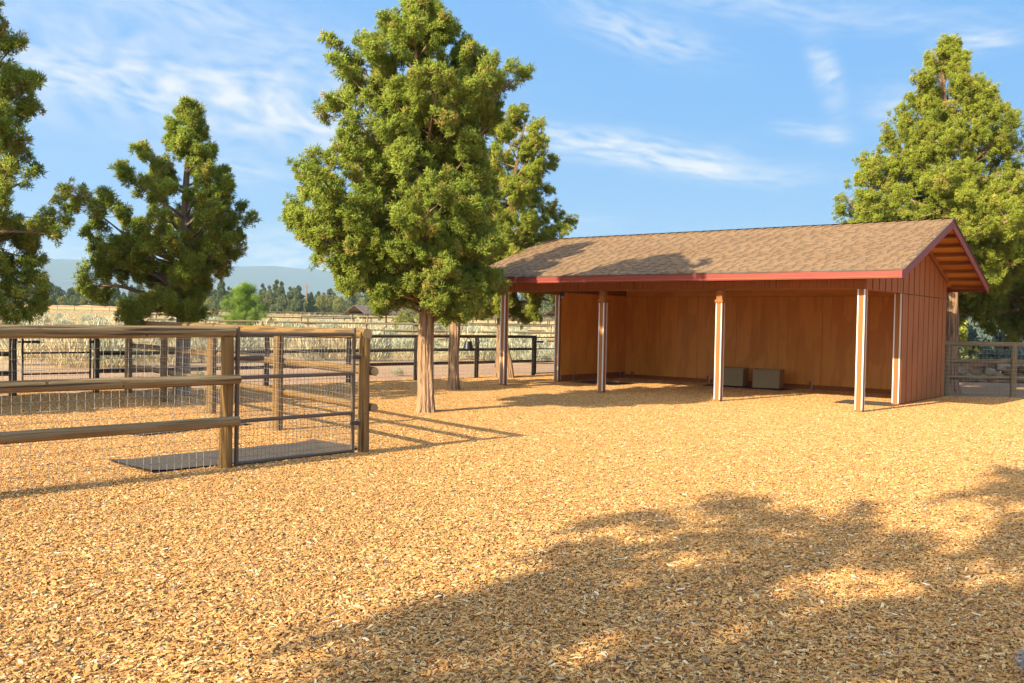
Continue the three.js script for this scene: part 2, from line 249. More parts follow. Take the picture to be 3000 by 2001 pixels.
// ---------------------------------------------------------------- the open shed
const shedMats = {};
{
  const stain = grainTex([0.32, 0.115, 0.02], [0.4, 0.155, 0.028], [0.16, 0.05, 0.012], 41, 3);
  shedMats.post = std({ map: rep(stain, 3, 0.7), bumpMap: rep(stain, 3, 0.7), bumpScale: 0.002, roughness: 0.6 });
  const side = grainTex([0.36, 0.118, 0.028], [0.44, 0.15, 0.038], [0.22, 0.065, 0.017], 43, 0);
  shedMats.siding = std({ map: rep(side, 2.5, 0.6), bumpMap: rep(side, 2.5, 0.6), bumpScale: 0.002, roughness: 0.75 });
  shedMats.fascia = std({ map: rep(grainTex([0.25, 0.038, 0.026], [0.31, 0.05, 0.034], [0.18, 0.027, 0.018], 47, 0), 3, 0.5), roughness: 0.55 });
  shedMats.rafter = std({ map: rep(stain, 3, 0.7), roughness: 0.75 });
  shedMats.trim = std({ color: rgb(0.78, 0.77, 0.74), roughness: 0.35, metalness: 0.15 });
  shedMats.skirt = std({ map: rep(side, 2.5, 0.6), roughness: 0.9 });
  const ply = (seed) => texture(512, 1024, (u, v) => {
    const g = tn(clamp(u + tn(u, v, 4, 2, seed, 2) * 0.06), v, 34, 1.3, seed + 2, 4), fine = tn(u, v, 120, 9, seed + 5, 2);
    const wob = tn(u, v, 14, 9, seed + 1, 3) * 0.16, edge = tn(clamp(u + wob * 0.3), v, 3.2, 1.1, seed + 7, 3);
    const wet = smooth(0.03, 0.07, edge), wet2 = smooth(0.1, 0.14, tn(clamp(u + wob * 0.2), v, 7, 0.8, seed + 3, 2));
    let c = mixc([0.8, 0.34, 0.045], [0.86, 0.42, 0.07], clamp(0.5 + g * 1.4)); c = mixc(c, [0.62, 0.24, 0.03], clamp(fine * 1.2) * 0.5);
    c = mixc(c, [0.58, 0.2, 0.022], wet * 0.32); return mixc(c, [0.48, 0.15, 0.02], wet2 * 0.2);
  });
  shedMats.ply = [61, 67, 71, 73].map((s) => std({ map: rep(ply(s), 0.82, 0.41), roughness: 0.42 }));
  shedMats.shingle = [[0.28, 0.172, 0.088], [0.3, 0.188, 0.098], [0.262, 0.16, 0.082], [0.29, 0.18, 0.095], [0.27, 0.163, 0.08]].map((c, i) => { const t = texture(256, 128, (u, v) => { const n = 0.85 + tn(u, v, 60, 40, i * 3 + 1, 3) * 0.8; return [c[0] * n, c[1] * n, c[2] * n]; }); return std({ vertexColors: true, map: rep(t, 1.5, 3), bumpMap: rep(t, 1.5, 3), bumpScale: 0.002, roughness: 0.95 }); });
  shedMats.edge = std({ color: rgb(0.1, 0.085, 0.075), roughness: 0.5, metalness: 0.3 });
}
const TH = 0.67915, SL = 9.116, SD = 5.843, D1 = 2.374, OVF = 0.603, OVS = 0.92, BEAM = 2.44, EAVE = 2.628, RIDGE = 4.06;
const slope = (RIDGE - (EAVE + 0.15)) / (SD / 2 + OVF), roofY = (z) => RIDGE - slope * Math.abs(z + SD / 2), SA = Math.atan(slope);
{
  const shed = thing('open_shed', 'rust brown open-fronted shed with shingled gable roof and plywood lining', 'shed', [6.885, 0, -18.197], -TH);
  const A = (name, geo, m, parent = shed, kind) => part(name, geo, m, parent, kind);
  const LX = -SL;
  // posts with white metal corner angles
  const makePost = (x, z, top, full, rot) => {
    const p = A('post', box(0.14, top, 0.14, 0, top / 2, 0, 'y', 0.008), shedMats.post); p.position.set(x, 0, z);
    const tTop = full ? top - 0.002 : top - 0.28;
    for (const sx of [-1, 1]) for (const sz of [-1, 1]) {
      const a = A('corner_angle', merge([box(0.025, tTop - 0.06, 0.003, sx * 0.061, (tTop + 0.06) / 2, sz * 0.0722, 'y', 0), box(0.003, tTop - 0.06, 0.025, sx * 0.0722, (tTop + 0.06) / 2, sz * 0.061, 'y', 0)]), shedMats.trim, p);
    }
    if (!full) { A('collar', merge([box(0.19, 0.07, 0.022, 0, tTop + 0.036, 0.083, 'x', 0.003), box(0.19, 0.07, 0.022, 0, tTop + 0.036, -0.083, 'x', 0.003), box(0.022, 0.07, 0.142, 0.083, tTop + 0.036, 0, 'z', 0.003), box(0.022, 0.07, 0.142, -0.083, tTop + 0.036, 0, 'z', 0.003)]), shedMats.post, p); }
    return p;
  };
  makePost(0, 0, BEAM, true); makePost(-SL / 3, 0, BEAM, false); makePost((-SL * 2) / 3, 0, BEAM, false); makePost(LX, 0, BEAM, true); makePost(0, -D1, BEAM, true); makePost(LX, -D1, BEAM, true);
  for (const [x, z] of [[0, -SD + 0.07], [LX, -SD + 0.07], [-SL / 3, -SD + 0.0], [(-SL * 2) / 3, -SD + 0.0]]) A('rear_post', box(0.14, BEAM, 0.14, x, BEAM / 2, z - 0.02, 'y'), shedMats.post);
  // beams
  A('front_beam', box(SL + 0.16, 0.27, 0.1, -SL / 2, BEAM + 0.136, 0, 'x'), shedMats.post);
  A('rear_beam', box(SL + 0.1, 0.2, 0.1, -SL / 2, BEAM + 0.21, -SD + 0.03, 'x'), shedMats.post);
  for (const x of [0, LX]) A('side_beam', box(0.1, 0.27, SD - 0.2, x, BEAM + 0.136, -SD / 2, 'z'), shedMats.post);
  // front header boards and battens
  const header = A('header_cladding', box(SL + 0.2, 0.02, 0.03, -SL / 2, BEAM + 0.02, 0.068, 'x', 0.003), shedMats.siding);
  const nB = 23;
  for (let i = 0; i < nB; i++) { const w = (SL + 0.2) / nB, x = 0.1 - w * (i + 0.5); A('board', box(w - 0.004, 0.24, 0.016, x, BEAM + 0.152, 0.062, 'y', 0.002), shedMats.siding, header); if (i) A('batten', box(0.038, 0.24, 0.018, x + w / 2, BEAM + 0.152, 0.0795, 'y', 0.003), shedMats.siding, header); }
  // side walls: board and batten below the seam, gable boards above
  for (const s of [0, 1]) {
    const wall = new THREE.Group(); wall.name = 'side_wall'; shed.add(wall);
    const X = s ? LX : 0, o = s ? -1 : 1, step = 0.406;
    for (let k = 0; k * step < SD + 0.05; k++) {
      const z0 = 0.075 - k * step, z1 = Math.max(-SD - 0.09, z0 - step + 0.006), zc = (z0 + z1) / 2, w = z0 - z1;
      if (w < 0.03) continue;
      const top = Math.min(roofY(z0), roofY(z1)) - 0.13, gx = X + o * 0.081;
      if (zc < -D1 + 0.1) { const zz0 = Math.min(z0, -D1 + 0.072), ww = zz0 - z1; if (ww > 0.05) A('board', box(0.016, BEAM - 0.07, ww, gx, (BEAM - 0.07) / 2 + 0.06, (zz0 + z1) / 2, 'y', 0.002), shedMats.siding, wall); }
      // gable boards have a sloping top
      const h0 = roofY(z0) - 0.13, h1 = roofY(z1) - 0.13, sh = new THREE.Shape([new THREE.Vector2(-z0, BEAM + 0.004), new THREE.Vector2(-z1, BEAM + 0.004), new THREE.Vector2(-z1, h1), ...(z0 > -SD / 2 && z1 < -SD / 2 ? [new THREE.Vector2(SD / 2, RIDGE - 0.13)] : []), new THREE.Vector2(-z0, h0)]);
      const g = new THREE.ExtrudeGeometry(sh, { depth: 0.016, bevelEnabled: false }); g.rotateY(Math.PI / 2); g.translate(gx - 0.008, 0, 0);
      A('board', g, shedMats.siding, wall);
      if (k) {
        const hb = roofY(z0) - 0.14;
        A('batten', box(0.018, hb - BEAM - 0.012, 0.04, gx + o * 0.0172, (hb + BEAM) / 2 + 0.006, z0 + 0.003, 'y', 0.003), shedMats.siding, wall);
        if (z0 < -D1) A('batten', box(0.018, BEAM - 0.09, 0.04, gx + o * 0.0172, (BEAM - 0.09) / 2 + 0.07, z0 + 0.003, 'y', 0.003), shedMats.siding, wall);
      }
    }
    A('sill', box(0.05, 0.12, SD - D1, X + o * 0.04, 0.07, -(SD + D1) / 2, 'z'), shedMats.skirt, wall);
    A('inner_panel', box(0.016, BEAM - 0.13, SD - D1 - 0.1, X - o * 0.08, (BEAM - 0.13) / 2 + 0.2, -(SD + D1) / 2 + 0.02, 'y', 0.003), shedMats.ply[s ? 1 : 2], wall);
    A('skirt_board', box(0.03, 0.2, SD - D1 - 0.16, X - o * 0.03, 0.1, -(SD + D1) / 2, 'z'), shedMats.skirt, wall);
  }
  // rear wall: outer boards and plywood lining
  const rear = new THREE.Group(); rear.name = 'rear_wall'; shed.add(rear);
  A('cladding', box(SL + 0.16, 2.62, 0.02, -SL / 2, 1.37, -SD - 0.1, 'y', 0.003), shedMats.siding, rear);
  const pw = [1.22, 1.22, 1.22, 1.22, 1.22, 1.22, 1.22, SL - 0.2 - 1.22 * 7]; let px = LX + 0.1;
  pw.forEach((w, i) => { A('plywood_panel', box(w - 0.007, 2.36, 0.016, px + w / 2, 0.135 + 1.18, -SD + 0.1, 'y', 0.002), shedMats.ply[(i * 3 + 1) % 4], rear); px += w; });
  px = LX + 0.1; [2.44, 2.44, 2.44, SL - 0.2 - 7.32].forEach((w, i) => { A('top_strip', box(w - 0.003, 0.22, 0.022, px + w / 2, 2.612, -SD + 0.102, 'x', 0.002), [shedMats.ply[0], shedMats.ply[2], shedMats.ply[3], shedMats.ply[1]][i], rear); px += w; });
  A('skirt_board', box(SL - 0.1, 0.22, 0.03, -SL / 2, 0.11, -SD + 0.06, 'x'), shedMats.skirt, rear);
  for (const x of [-0.9, -1.02, -3.2, -4.6, -6.2, -8.75]) { A('post_foot', box(0.06, 0.22, 0.05, x, 0.11, -SD + 0.1, 'y'), shedMats.skirt, rear); A('foot_bracket', box(0.035, 0.2, 0.004, x + 0.05, 0.105, -SD + 0.12, 'y', 0), M.zinc, rear); }
  for (const z of [-3.0, -5.5]) A('foot_bracket', box(0.004, 0.2, 0.035, LX + 0.1, 0.105, z, 'y', 0), M.zinc, rear);
  // roof
  const roof = new THREE.Group(); roof.name = 'roof'; shed.add(roof);
  const x0 = LX - OVS, x1 = OVS, LW = x1 - x0, run = SD / 2 + OVF, len = run / Math.cos(SA);
  const onSlope = (g, side, u, up, x) => { // u: metres up from the eave, up: height above the deck
    g.rotateX(side > 0 ? SA : -SA); const zz = -SD / 2 + side * (run - u * Math.cos(SA)); g.translate(x, EAVE + 0.12 + u * Math.sin(SA) + up * Math.cos(SA), zz + side * up * Math.sin(SA)); return g; };
  for (const s of [1, -1]) {
    A('deck', onSlope(box(LW - 0.06, 0.018, len, 0, 0, 0, 'x', 0.002), s, len / 2, 0, (x0 + x1) / 2), shedMats.ply[2], roof);
    A('fascia', box(LW, 0.15, 0.03, (x0 + x1) / 2, EAVE + 0.063, -SD / 2 + s * (run + 0.012), 'x', 0.004), shedMats.fascia, roof);
    A('drip_edge', box(LW + 0.02, 0.018, 0.05, (x0 + x1) / 2, EAVE + 0.148, -SD / 2 + s * (run + 0.012), 'x', 0.002), shedMats.edge, roof);
    for (const x of [x0 + 0.018, x1 - 0.018]) A('barge_board', onSlope(box(0.036, 0.17, len + 0.02, 0, 0, 0, 'z', 0.004), s, len / 2, -0.075, x), shedMats.fascia, roof);
    for (const x of [x0, x1]) A('drip_edge', onSlope(box(0.05, 0.018, len, 0, 0, 0, 'z', 0.002), s, len / 2, 0.014, x), shedMats.edge, roof);
    // lookouts under the gable overhangs
    for (const [xa, xb] of [[x0 + 0.04, LX - 0.1], [0.1, x1 - 0.04]]) for (let k = 0; k < 8; k++) { const u = 0.12 + k * (len - 0.3) / 7; A('lookout', onSlope(box(xb - xa, 0.09, 0.04, 0, 0, 0, 'x', 0.003), s, u, -0.056, (xa + xb) / 2), shedMats.rafter, roof); }
    for (const x of [0.062, LX - 0.062]) A('gable_trim', onSlope(box(0.03, 0.1, len - 0.6, 0, 0, 0, 'z', 0.003), s, len / 2 + 0.28, -0.085, x + (x > 0 ? 0.065 : -0.065)), shedMats.siding, roof);
    for (let k = 0; k <= 15; k++) A('rafter', onSlope(box(0.04, 0.13, len - 0.1, 0, 0, 0, 'z', 0.003), s, len / 2, -0.078, lerp(LX + 0.15, -0.15, k / 15)), shedMats.rafter, roof);
  }
  A('soffit', box(LW - 0.08, 0.014, OVF - 0.05, (x0 + x1) / 2, EAVE + 0.02, OVF / 2 + 0.06, 'x', 0.002), shedMats.siding, roof);
  // laminated shingles: each a metre-long strip with uneven raised tabs
  const rnd = mulberry(5), shingleGeo = [];
  const EXPO = 0.132, courses = Math.ceil((len - 0.02) / EXPO);
  for (let v = 0; v < 6; v++) {
    const tint = (g, k) => { g.setAttribute('color', new THREE.BufferAttribute(new Float32Array(g.attributes.position.count * 3).fill(k), 3)); return g; };
    const parts = [tint(box(1.0, 0.005, EXPO + 0.03, 0, 0, 0, 'z', 0), 0.88)]; let x = -0.5 + rnd() * 0.1;
    while (x < 0.42) { const w = Math.min(0.1 + rnd() * 0.17, 0.5 - x); parts.push(tint(box(w, 0.008, EXPO + 0.012 + (rnd() - 0.5) * 0.012, x + w / 2, 0.0064, 0.008, 'z', 0), 0.96 + rnd() * 0.12)); x += w + 0.05 + rnd() * 0.12; }
    shingleGeo.push(merge(parts));
  }
  let count = 0; const rest = [], tilt = 0.06;
  for (const s of [1, -1]) for (let c = 0; c < courses; c++) {
    const n = 12, off = (c * 0.37) % 1;
    for (let i = -1; i < n; i++) {
      let a = x0 + i + off, b = a + 1; a = Math.max(a, x0 - 0.02); b = Math.min(b, x1 + 0.02); if (b - a < 0.06) continue;
      const v = Math.floor(rnd() * 6), mt = Math.floor(rnd() * 5), u = c * EXPO + EXPO / 2 - 0.012;
      const pl = (o) => { o.rotation.set(s > 0 ? SA - tilt : -SA + tilt, s > 0 ? 0 : 0, 0); const up = 0.019; o.position.set((a + b) / 2, EAVE + 0.12 + u * Math.sin(SA) + up * Math.cos(SA), -SD / 2 + s * (run - u * Math.cos(SA)) + s * up * Math.sin(SA)); o.scale.set((b - a - 0.003), 1, s); };
      if (s > 0 && count < 300) { const o = A('shingle', shingleGeo[v], shedMats.shingle[mt], roof); pl(o); count++; }
      else { const o = new THREE.Object3D(); pl(o); o.updateMatrix(); rest.push(shingleGeo[v].clone().applyMatrix4(o.matrix)); }
    }
  }
  A('upper_and_rear_shingles', merge(rest), shedMats.shingle[1], roof, 'stuff');
  const capG = (() => { const w = 0.16, L = 0.33, y = 0.012; const g = merge([onCap(1), onCap(-1)]); function onCap(s) { const b = box(L, 0.014, w, 0, 0, 0, 'z', 0); b.setAttribute('color', new THREE.BufferAttribute(new Float32Array(b.attributes.position.count * 3).fill(0.9), 3)); b.translate(0, 0, w / 2); b.rotateX(SA * 1.0); if (s < 0) b.rotateY(Math.PI); return b; } g.rotateZ(0.09); return g; })();
  for (let i = 0; i < 46; i++) { const x = x1 - 0.14 - i * (LW - 0.26) / 45; const o = A('ridge_cap', capG, shedMats.shingle[Math.floor(rnd() * 5)], roof); o.position.set(x, RIDGE + 0.004, -SD / 2); }
}
const toWorld = (x, y, z) => [6.885 + Math.cos(TH) * x - Math.sin(TH) * z, y, -18.197 + Math.sin(TH) * x + Math.cos(TH) * z];
{ // flood light on the beam
  const l = thing('flood_light', 'small black round flood light hung under the shed front beam', 'light', toWorld(-SL * 0.795, BEAM, 0.02), -TH);
  part('bracket', box(0.03, 0.06, 0.03, 0, -0.03, 0), M.black, l);
  const h = new THREE.LatheGeometry([[0, -0.06], [0.04, -0.058], [0.055, -0.03], [0.062, 0.03], [0.066, 0.045], [0.058, 0.047], [0.056, 0.03], [0, 0.028]].map(([a, b]) => new THREE.Vector2(a, b)), 20); h.rotateX(Math.PI / 2 + 0.3); h.rotateY(0.5); h.translate(0, -0.085, 0.03);
  const hd = part('housing', h, M.black, l);
  part('cable', tube([[-0.01, -0.05, 0], [-0.06, -0.1, 0.01], [-0.09, -0.16, 0], [-0.1, -0.24, -0.01]], [0.005, 0.005, 0.004, 0.003], 5, 1, 0, 1, true, 10), M.black, l);
}
// two low olive bins on a mat by the rear wall
function mat(x, z, w, d, turn, label, curl = 0) {
  const t = thing('rubber_mat', label, 'mat', [x, 0.034, z], turn, 'dark rubber mats on the chips'), g = new THREE.PlaneGeometry(w, d, 24, 16); g.rotateX(-Math.PI / 2);
  const p = g.attributes.position, uv = g.attributes.uv; for (let i = 0; i < p.count; i++) { const X = p.getX(i), Z = p.getZ(i); p.setY(i, 0.008 * noise(X * 2 + x, Z * 2, 3) + curl * Math.pow(Math.max(0, Math.abs(X) / (w / 2) - 0.7), 2)); uv.setXY(i, X, Z); }
  const top = g, bot = g.clone(); const bp = bot.attributes.position; for (let i = 0; i < bp.count; i++) bp.setY(i, bp.getY(i) - 0.014); g.computeVertexNormals();
  part('sheet', merge([top, bot]), M.mat, t); return t;
}
const binMat = std({ color: rgb(0.33, 0.26, 0.14), roughness: 0.55 });
function bin(x, z, label, turn) {
  const [wx, , wz] = toWorld(x, 0, z), b = thing('storage_bin', label, 'bin', [wx, 0.05, wz], -TH + turn, 'olive bins in the shed'), w = 0.7, h = 0.47, d = 0.52;
  for (const [nm, g] of [['front_panel', box(w, h, 0.03, 0, h / 2, d / 2, 'x', 0.008)], ['rear_panel', box(w, h, 0.03, 0, h / 2, -d / 2, 'x', 0.008)], ['side_panel', box(0.03, h, d - 0.03, w / 2 - 0.015, h / 2, 0, 'z', 0.008)], ['side_panel', box(0.03, h, d - 0.03, -w / 2 + 0.015, h / 2, 0, 'z', 0.008)], ['floor', box(w - 0.06, 0.03, d - 0.04, 0, 0.03, 0, 'x')]]) part(nm, g, binMat, b);
  const fr = b.children[0]; for (const [rw, rh, k] of [[0.6, 0.36, 0], [0.4, 0.22, 1], [0.2, 0.09, 2]]) part('raised_moulding', merge([box(rw, 0.014, 0.012, 0, h / 2 + rh / 2, d / 2 + 0.018), box(rw, 0.014, 0.012, 0, h / 2 - rh / 2, d / 2 + 0.018), box(0.014, rh, 0.012, rw / 2, h / 2, d / 2 + 0.0185), box(0.014, rh, 0.012, -rw / 2, h / 2, d / 2 + 0.0185)]), binMat, fr);
  part('rim', merge([box(w + 0.03, 0.03, 0.05, 0, h, d / 2 + 0.004, 'x', 0.008), box(w + 0.03, 0.03, 0.05, 0, h, -d / 2 - 0.004, 'x', 0.008), box(0.05, 0.03, d - 0.04, w / 2, h + 0.001, 0, 'z', 0.008), box(0.05, 0.03, d - 0.04, -w / 2, h + 0.001, 0, 'z', 0.008)]), binMat, b);
  return b;
}
bin(-5.05, -4.95, 'olive plastic bin half hidden behind a shed post', 0.16); bin(-4.02, -4.9, 'olive plastic bin with open top standing clear against plywood', 0.2);
{ let w = toWorld(-4.55, 0, -4.85); mat(w[0], w[2], 2.3, 0.95, -TH, 'thin dark mat under the two olive bins'); w = toWorld(-0.55, 0, -2.3); mat(w[0], w[2], 1.25, 1.0, -TH + 0.05, 'dark rubber mat at the shed doorway beside the clad side wall'); w = toWorld(-8.0, 0, -3.0); mat(w[0], w[2], 1.5, 1.1, -TH, 'dark rubber mat inside the shed under the flood light'); }

// ---------------------------------------------------------------- fences
const wireG = (list, r) => { // list of [p, q] segments as thin square rods in one geometry
  const pos = [], idx = [];
  for (const [p, q] of list) { const d = V(...q).sub(V(...p)), t = d.clone().normalize(), s = (Math.abs(t.y) > 0.9 ? V(1, 0, 0) : V(0, 1, 0)).cross(t).normalize(), u = t.clone().cross(s), b = pos.length / 3; for (const e of [p, q]) for (const [a, c] of [[1, 0], [-0.5, 0.87], [-0.5, -0.87]]) pos.push(e[0] + (s.x * a + u.x * c) * r, e[1] + (s.y * a + u.y * c) * r, e[2] + (s.z * a + u.z * c) * r); for (let k = 0; k < 3; k++) { const m = (k + 1) % 3; idx.push(b + k, b + m, b + 3 + k, b + m, b + 3 + m, b + 3 + k); } }
  const g = new THREE.BufferGeometry(); g.setAttribute('position', new THREE.Float32BufferAttribute(pos, 3)); g.setIndex(idx); g.computeVertexNormals(); return g;
};
function netting(L, y0, y1, du, dv, r, seed, sag = 0.006) { // along +x
  const seg = [], nx = Math.round(L / du), ny = Math.round((y1 - y0) / dv), w = (i, j) => [i * L / nx + noise(i * 0.7, j * 0.4, seed) * sag, y0 + j * (y1 - y0) / ny + noise(i * 0.25, j * 0.6, seed + 5) * sag, noise(i * 0.3, j * 0.3, seed + 9) * sag * 2.4];
  for (let i = 0; i <= nx; i++) for (let j = 0; j < ny; j++) seg.push([w(i, j), w(i, j + 1)]);
  for (let j = 0; j <= ny; j++) for (let i = 0; i < nx; i++) seg.push([w(i, j), w(i + 1, j)]);
  return wireG(seg, r);
}
// fence in its own axes: x along it, z across; posts and rails are parts of their own
function logFence({ name, label, group, p, u, posts, rails, topY, postR, postTop, matPost, matRail, side, net, seed, from, to, railSeg = 5.2, topOn = true }) {
  const f = thing(name, label, 'fence', [p[0], 0, p[1]], Math.atan2(-u[1], u[0]), group), rnd = mulberry(seed);
  for (const s of posts) { const r = postR * (0.94 + rnd() * 0.12); const o = part('post', tube([[0, -0.03, 0], [rnd() * 0.01, 0.5, 0], [rnd() * 0.02, postTop * 0.75, 0], [0, postTop, 0]], [r * 1.04, r, r * 0.98, r * 0.95], 16, s + seed, 0.035, 3, true, 10), matPost, f); o.position.x = s; }
  rails.forEach(([y, r], k) => {
    const off = k === 0 && topOn ? 0 : side * (postR + r * 0.72); let a = from;
    while (a < to - 0.05) { const b = Math.min(to, a + railSeg); const q = (t) => [lerp(a, b, t), y + (rnd() - 0.5) * 0.012, off + (rnd() - 0.5) * 0.012]; const n = Math.max(6, Math.round((b - a) * 6)); part('rail', tube([q(0), q(0.33), q(0.66), q(1)], [r * 1.03, r, r * 0.98, r * 0.95], 18, a * 1.3 + k * 7 + seed, 0.085, 2.2, true, n), matRail, f); a = b + 0.004; }
  });
  if (net) { const g = netting(net.to - net.from, net.y0 ?? 0.03, net.y1, net.du, net.dv, net.r, seed); g.translate(net.from, 0, net.z); part('wire_netting', g, M.wire, f, 'stuff'); }
  return f;
}
const A0 = [-3.09, -10.01], uA = [0.6693, -0.743], uB = [-0.6174, -0.7866], G2 = [-1.82, -11.42];
logFence({ name: 'pole_fence', label: 'weathered three-rail pole fence with wire netting, ending at the brown pipe gate', p: A0, u: uA, posts: [0, -2.55, -5.1], rails: [[1.485, 0.064], [0.985, 0.057], [0.53, 0.057]], postR: 0.068, postTop: 1.44, matPost: M.logPost, matRail: M.logTan, side: 1, seed: 3, from: -7, to: 0.08, railSeg: 9, net: { from: -6.6, to: -0.05, y1: 1.42, du: 0.084, dv: 0.1, r: 0.0022, z: -0.075 } });
const fB = logFence({ name: 'pole_fence', label: 'sunlit pole fence running back from the tall gate post to the dark rear fence', p: G2, u: uB, posts: [0, 2.55, 5.24, 7.75, 10.04], rails: [[1.475, 0.062], [1.01, 0.052], [0.56, 0.052]], postR: 0.074, postTop: 1.43, matPost: M.logPost, matRail: M.logPost, side: 1, seed: 8, from: -0.06, to: 10.1, railSeg: 5.1, net: { from: 0, to: 10, y1: 1.4, du: 0.084, dv: 0.1, r: 0.0022, z: -0.08 } });
{ const disc = new THREE.CircleGeometry(1, 24); for (const [y, z, r] of [[1.475, 0, 0.0635], [1.01, 0.074 + 0.052 * 0.72, 0.053], [0.56, 0.074 + 0.052 * 0.72, 0.053]]) { const o = part('end_grain', disc, M.endGrain, fB); o.rotation.y = -Math.PI / 2; o.scale.setScalar(r); o.position.set(-0.0645, y, z); } }
const K = [dLine.p[0], dLine.p[1]];
const onD = (s) => [K[0] + dLine.u[0] * s, K[1] + dLine.u[1] * s];
logFence({ name: 'pole_fence', label: 'dark stained three-rail fence with netting behind the bare juniper trunks', p: K, u: dLine.u, posts: [-0.36, 0.32, 3.61, 5.97, 8.2, 10.46, 12.87], rails: [[1.22, 0.046], [0.84, 0.044], [0.46, 0.044]], postR: 0.062, postTop: 1.2, matPost: M.logDark, matRail: M.logDark, side: -1, seed: 14, from: -0.36, to: 12.93, railSeg: 4.7, net: { from: -0.3, to: 12.8, y1: 1.18, du: 0.1, dv: 0.1, r: 0.0022, z: 0.075 } });
logFence({ name: 'pole_fence', label: 'short dark fence run past the dark pipe gate, seen through the front netting', p: onD(-1.95), u: [-dLine.u[0], -dLine.u[1]], posts: [0, 2.4, 4.8], rails: [[1.22, 0.046], [0.84, 0.046], [0.46, 0.046]], postR: 0.075, postTop: 1.2, matPost: M.logDark, matRail: M.logDark, side: 1, seed: 19, from: -0.05, to: 6, railSeg: 6, net: { from: 0, to: 6, y1: 1.18, du: 0.1, dv: 0.1, r: 0.0022, z: -0.08 } });
logFence({ name: 'pole_fence', label: 'grey weathered pole fence with netting beside the shed side wall', p: [10.75, -23.0], u: [0.996, -0.09], posts: [0.1, 1.86, 4.3], rails: [[1.34, 0.06], [0.9, 0.055], [0.49, 0.055]], postR: 0.075, postTop: 1.31, matPost: M.logGrey, matRail: M.logGrey, side: -1, seed: 27, from: -0.1, to: 6, railSeg: 9, net: { from: 0, to: 6, y1: 1.3, du: 0.1, dv: 0.1, r: 0.0017, z: 0.08 } });

function pipeGate({ name = 'pipe_gate', label, p, u, w, h, bars, r, m, mw, du, dv, wr, y0, latchAt, hinges }) {
  const g = thing(name, label, 'gate', [p[0], 0, p[1]], Math.atan2(-u[1], u[0]));
  for (const x of [0, w]) { const s = part('stile', new THREE.CylinderGeometry(r * 1.15, r * 1.15, h + 0.06 - y0 + 0.02, 18), m, g); s.position.set(x, (h + 0.06 + y0 - 0.02) / 2, 0); const cp = part('cap', new THREE.SphereGeometry(r * 1.17, 16, 8, 0, Math.PI * 2, 0, Math.PI / 2), m, s); cp.position.y = (h + 0.08 - y0) / 2; }
  for (const y of bars) part('bar', tube([[r, y, 0], [w / 2, y, 0], [w - r, y, 0]], [r, r, r], 16), m, g);
  const seg = [], nx = Math.round(w / du), ny = Math.round((h - y0) / dv);
  for (let i = 1; i < nx; i++) seg.push([[i * w / nx, y0, r * 0.6], [i * w / nx, h, r * 0.6]]); for (let j = 1; j < ny; j++) seg.push([[0, y0 + j * (h - y0) / ny, r * 0.6 + wr], [w, y0 + j * (h - y0) / ny, r * 0.6 + wr]]);
  part('wire_grid', wireG(seg, wr), mw, g, 'stuff');
  if (latchAt) { const l = part('latch', tube([[-0.08, latchAt, -r * 1.4], [0.2, latchAt, -r * 1.4], [0.34, latchAt, -r * 1.4]], [0.018, 0.03, 0.03], 12), m, g); const ring = part('ring', new THREE.TorusGeometry(0.03, 0.006, 8, 16), M.zinc, l); ring.position.set(0.37, latchAt + 0.01, -r * 1.4); }
  for (const y of hinges ?? []) { const hg = part('hinge', box(0.11, 0.05, 0.05, w + 0.03, y, 0, 'x', 0.008), M.pipeDark, g); part('pin', tube([[w + 0.06, y - 0.05, 0], [w + 0.06, y + 0.05, 0]], [0.013, 0.013], 8), M.zinc, hg); part('eye_bolt', tube([[w + 0.06, y + 0.025, 0], [w + 0.16, y + 0.025, 0]], [0.012, 0.012], 8), M.zinc, hg); }
  return g;
}
{ const u = [G2[0] - A0[0], G2[1] - A0[1]], L = Math.hypot(...u); u[0] /= L; u[1] /= L;
  pipeGate({ label: 'brown pipe gate with square wire grid between the two round posts', p: [A0[0] + u[0] * 0.13, A0[1] + u[1] * 0.13], u, w: L - 0.13 - 0.17, h: 1.47, bars: [1.47, 0.99, 0.51, 0.045], r: 0.0215, m: M.pipe, mw: M.wireGate, du: 0.052, dv: 0.076, wr: 0.0019, y0: 0.04, latchAt: 1.2, hinges: [1.19, 0.38] }); }
pipeGate({ label: 'dark pipe gate in the rear fence by the pine, seen through netting', p: onD(-1.78), u: dLine.u, w: 1.3, h: 1.22, bars: [1.22, 0.86, 0.44, 0.1], r: 0.018, m: M.pipeDark, mw: M.wireGate, du: 0.05, dv: 0.075, wr: 0.002, y0: 0.1, latchAt: 1.08, hinges: [1.08] });
pipeGate({ label: 'black pipe gate with fine grid framed by the shed end opening', p: onD(12.98), u: dLine.u, w: 1.9, h: 1.2, bars: [1.2, 0.84, 0.44, 0.08], r: 0.017, m: M.pipeDark, mw: M.wireGate, du: 0.06, dv: 0.075, wr: 0.002, y0: 0.08, latchAt: 1.06 });
mat(-3.165, -10.87, 2.75, 1.0, Math.atan2(0.743, 0.6693), 'long dark rubber mat lying under the brown pipe gate', 0.25);
mat(-4.85, -13.5, 1.9, 0.95, Math.atan2(0.743, 0.6693) + 0.15, 'dark rubber mat lying in the middle of the pen');
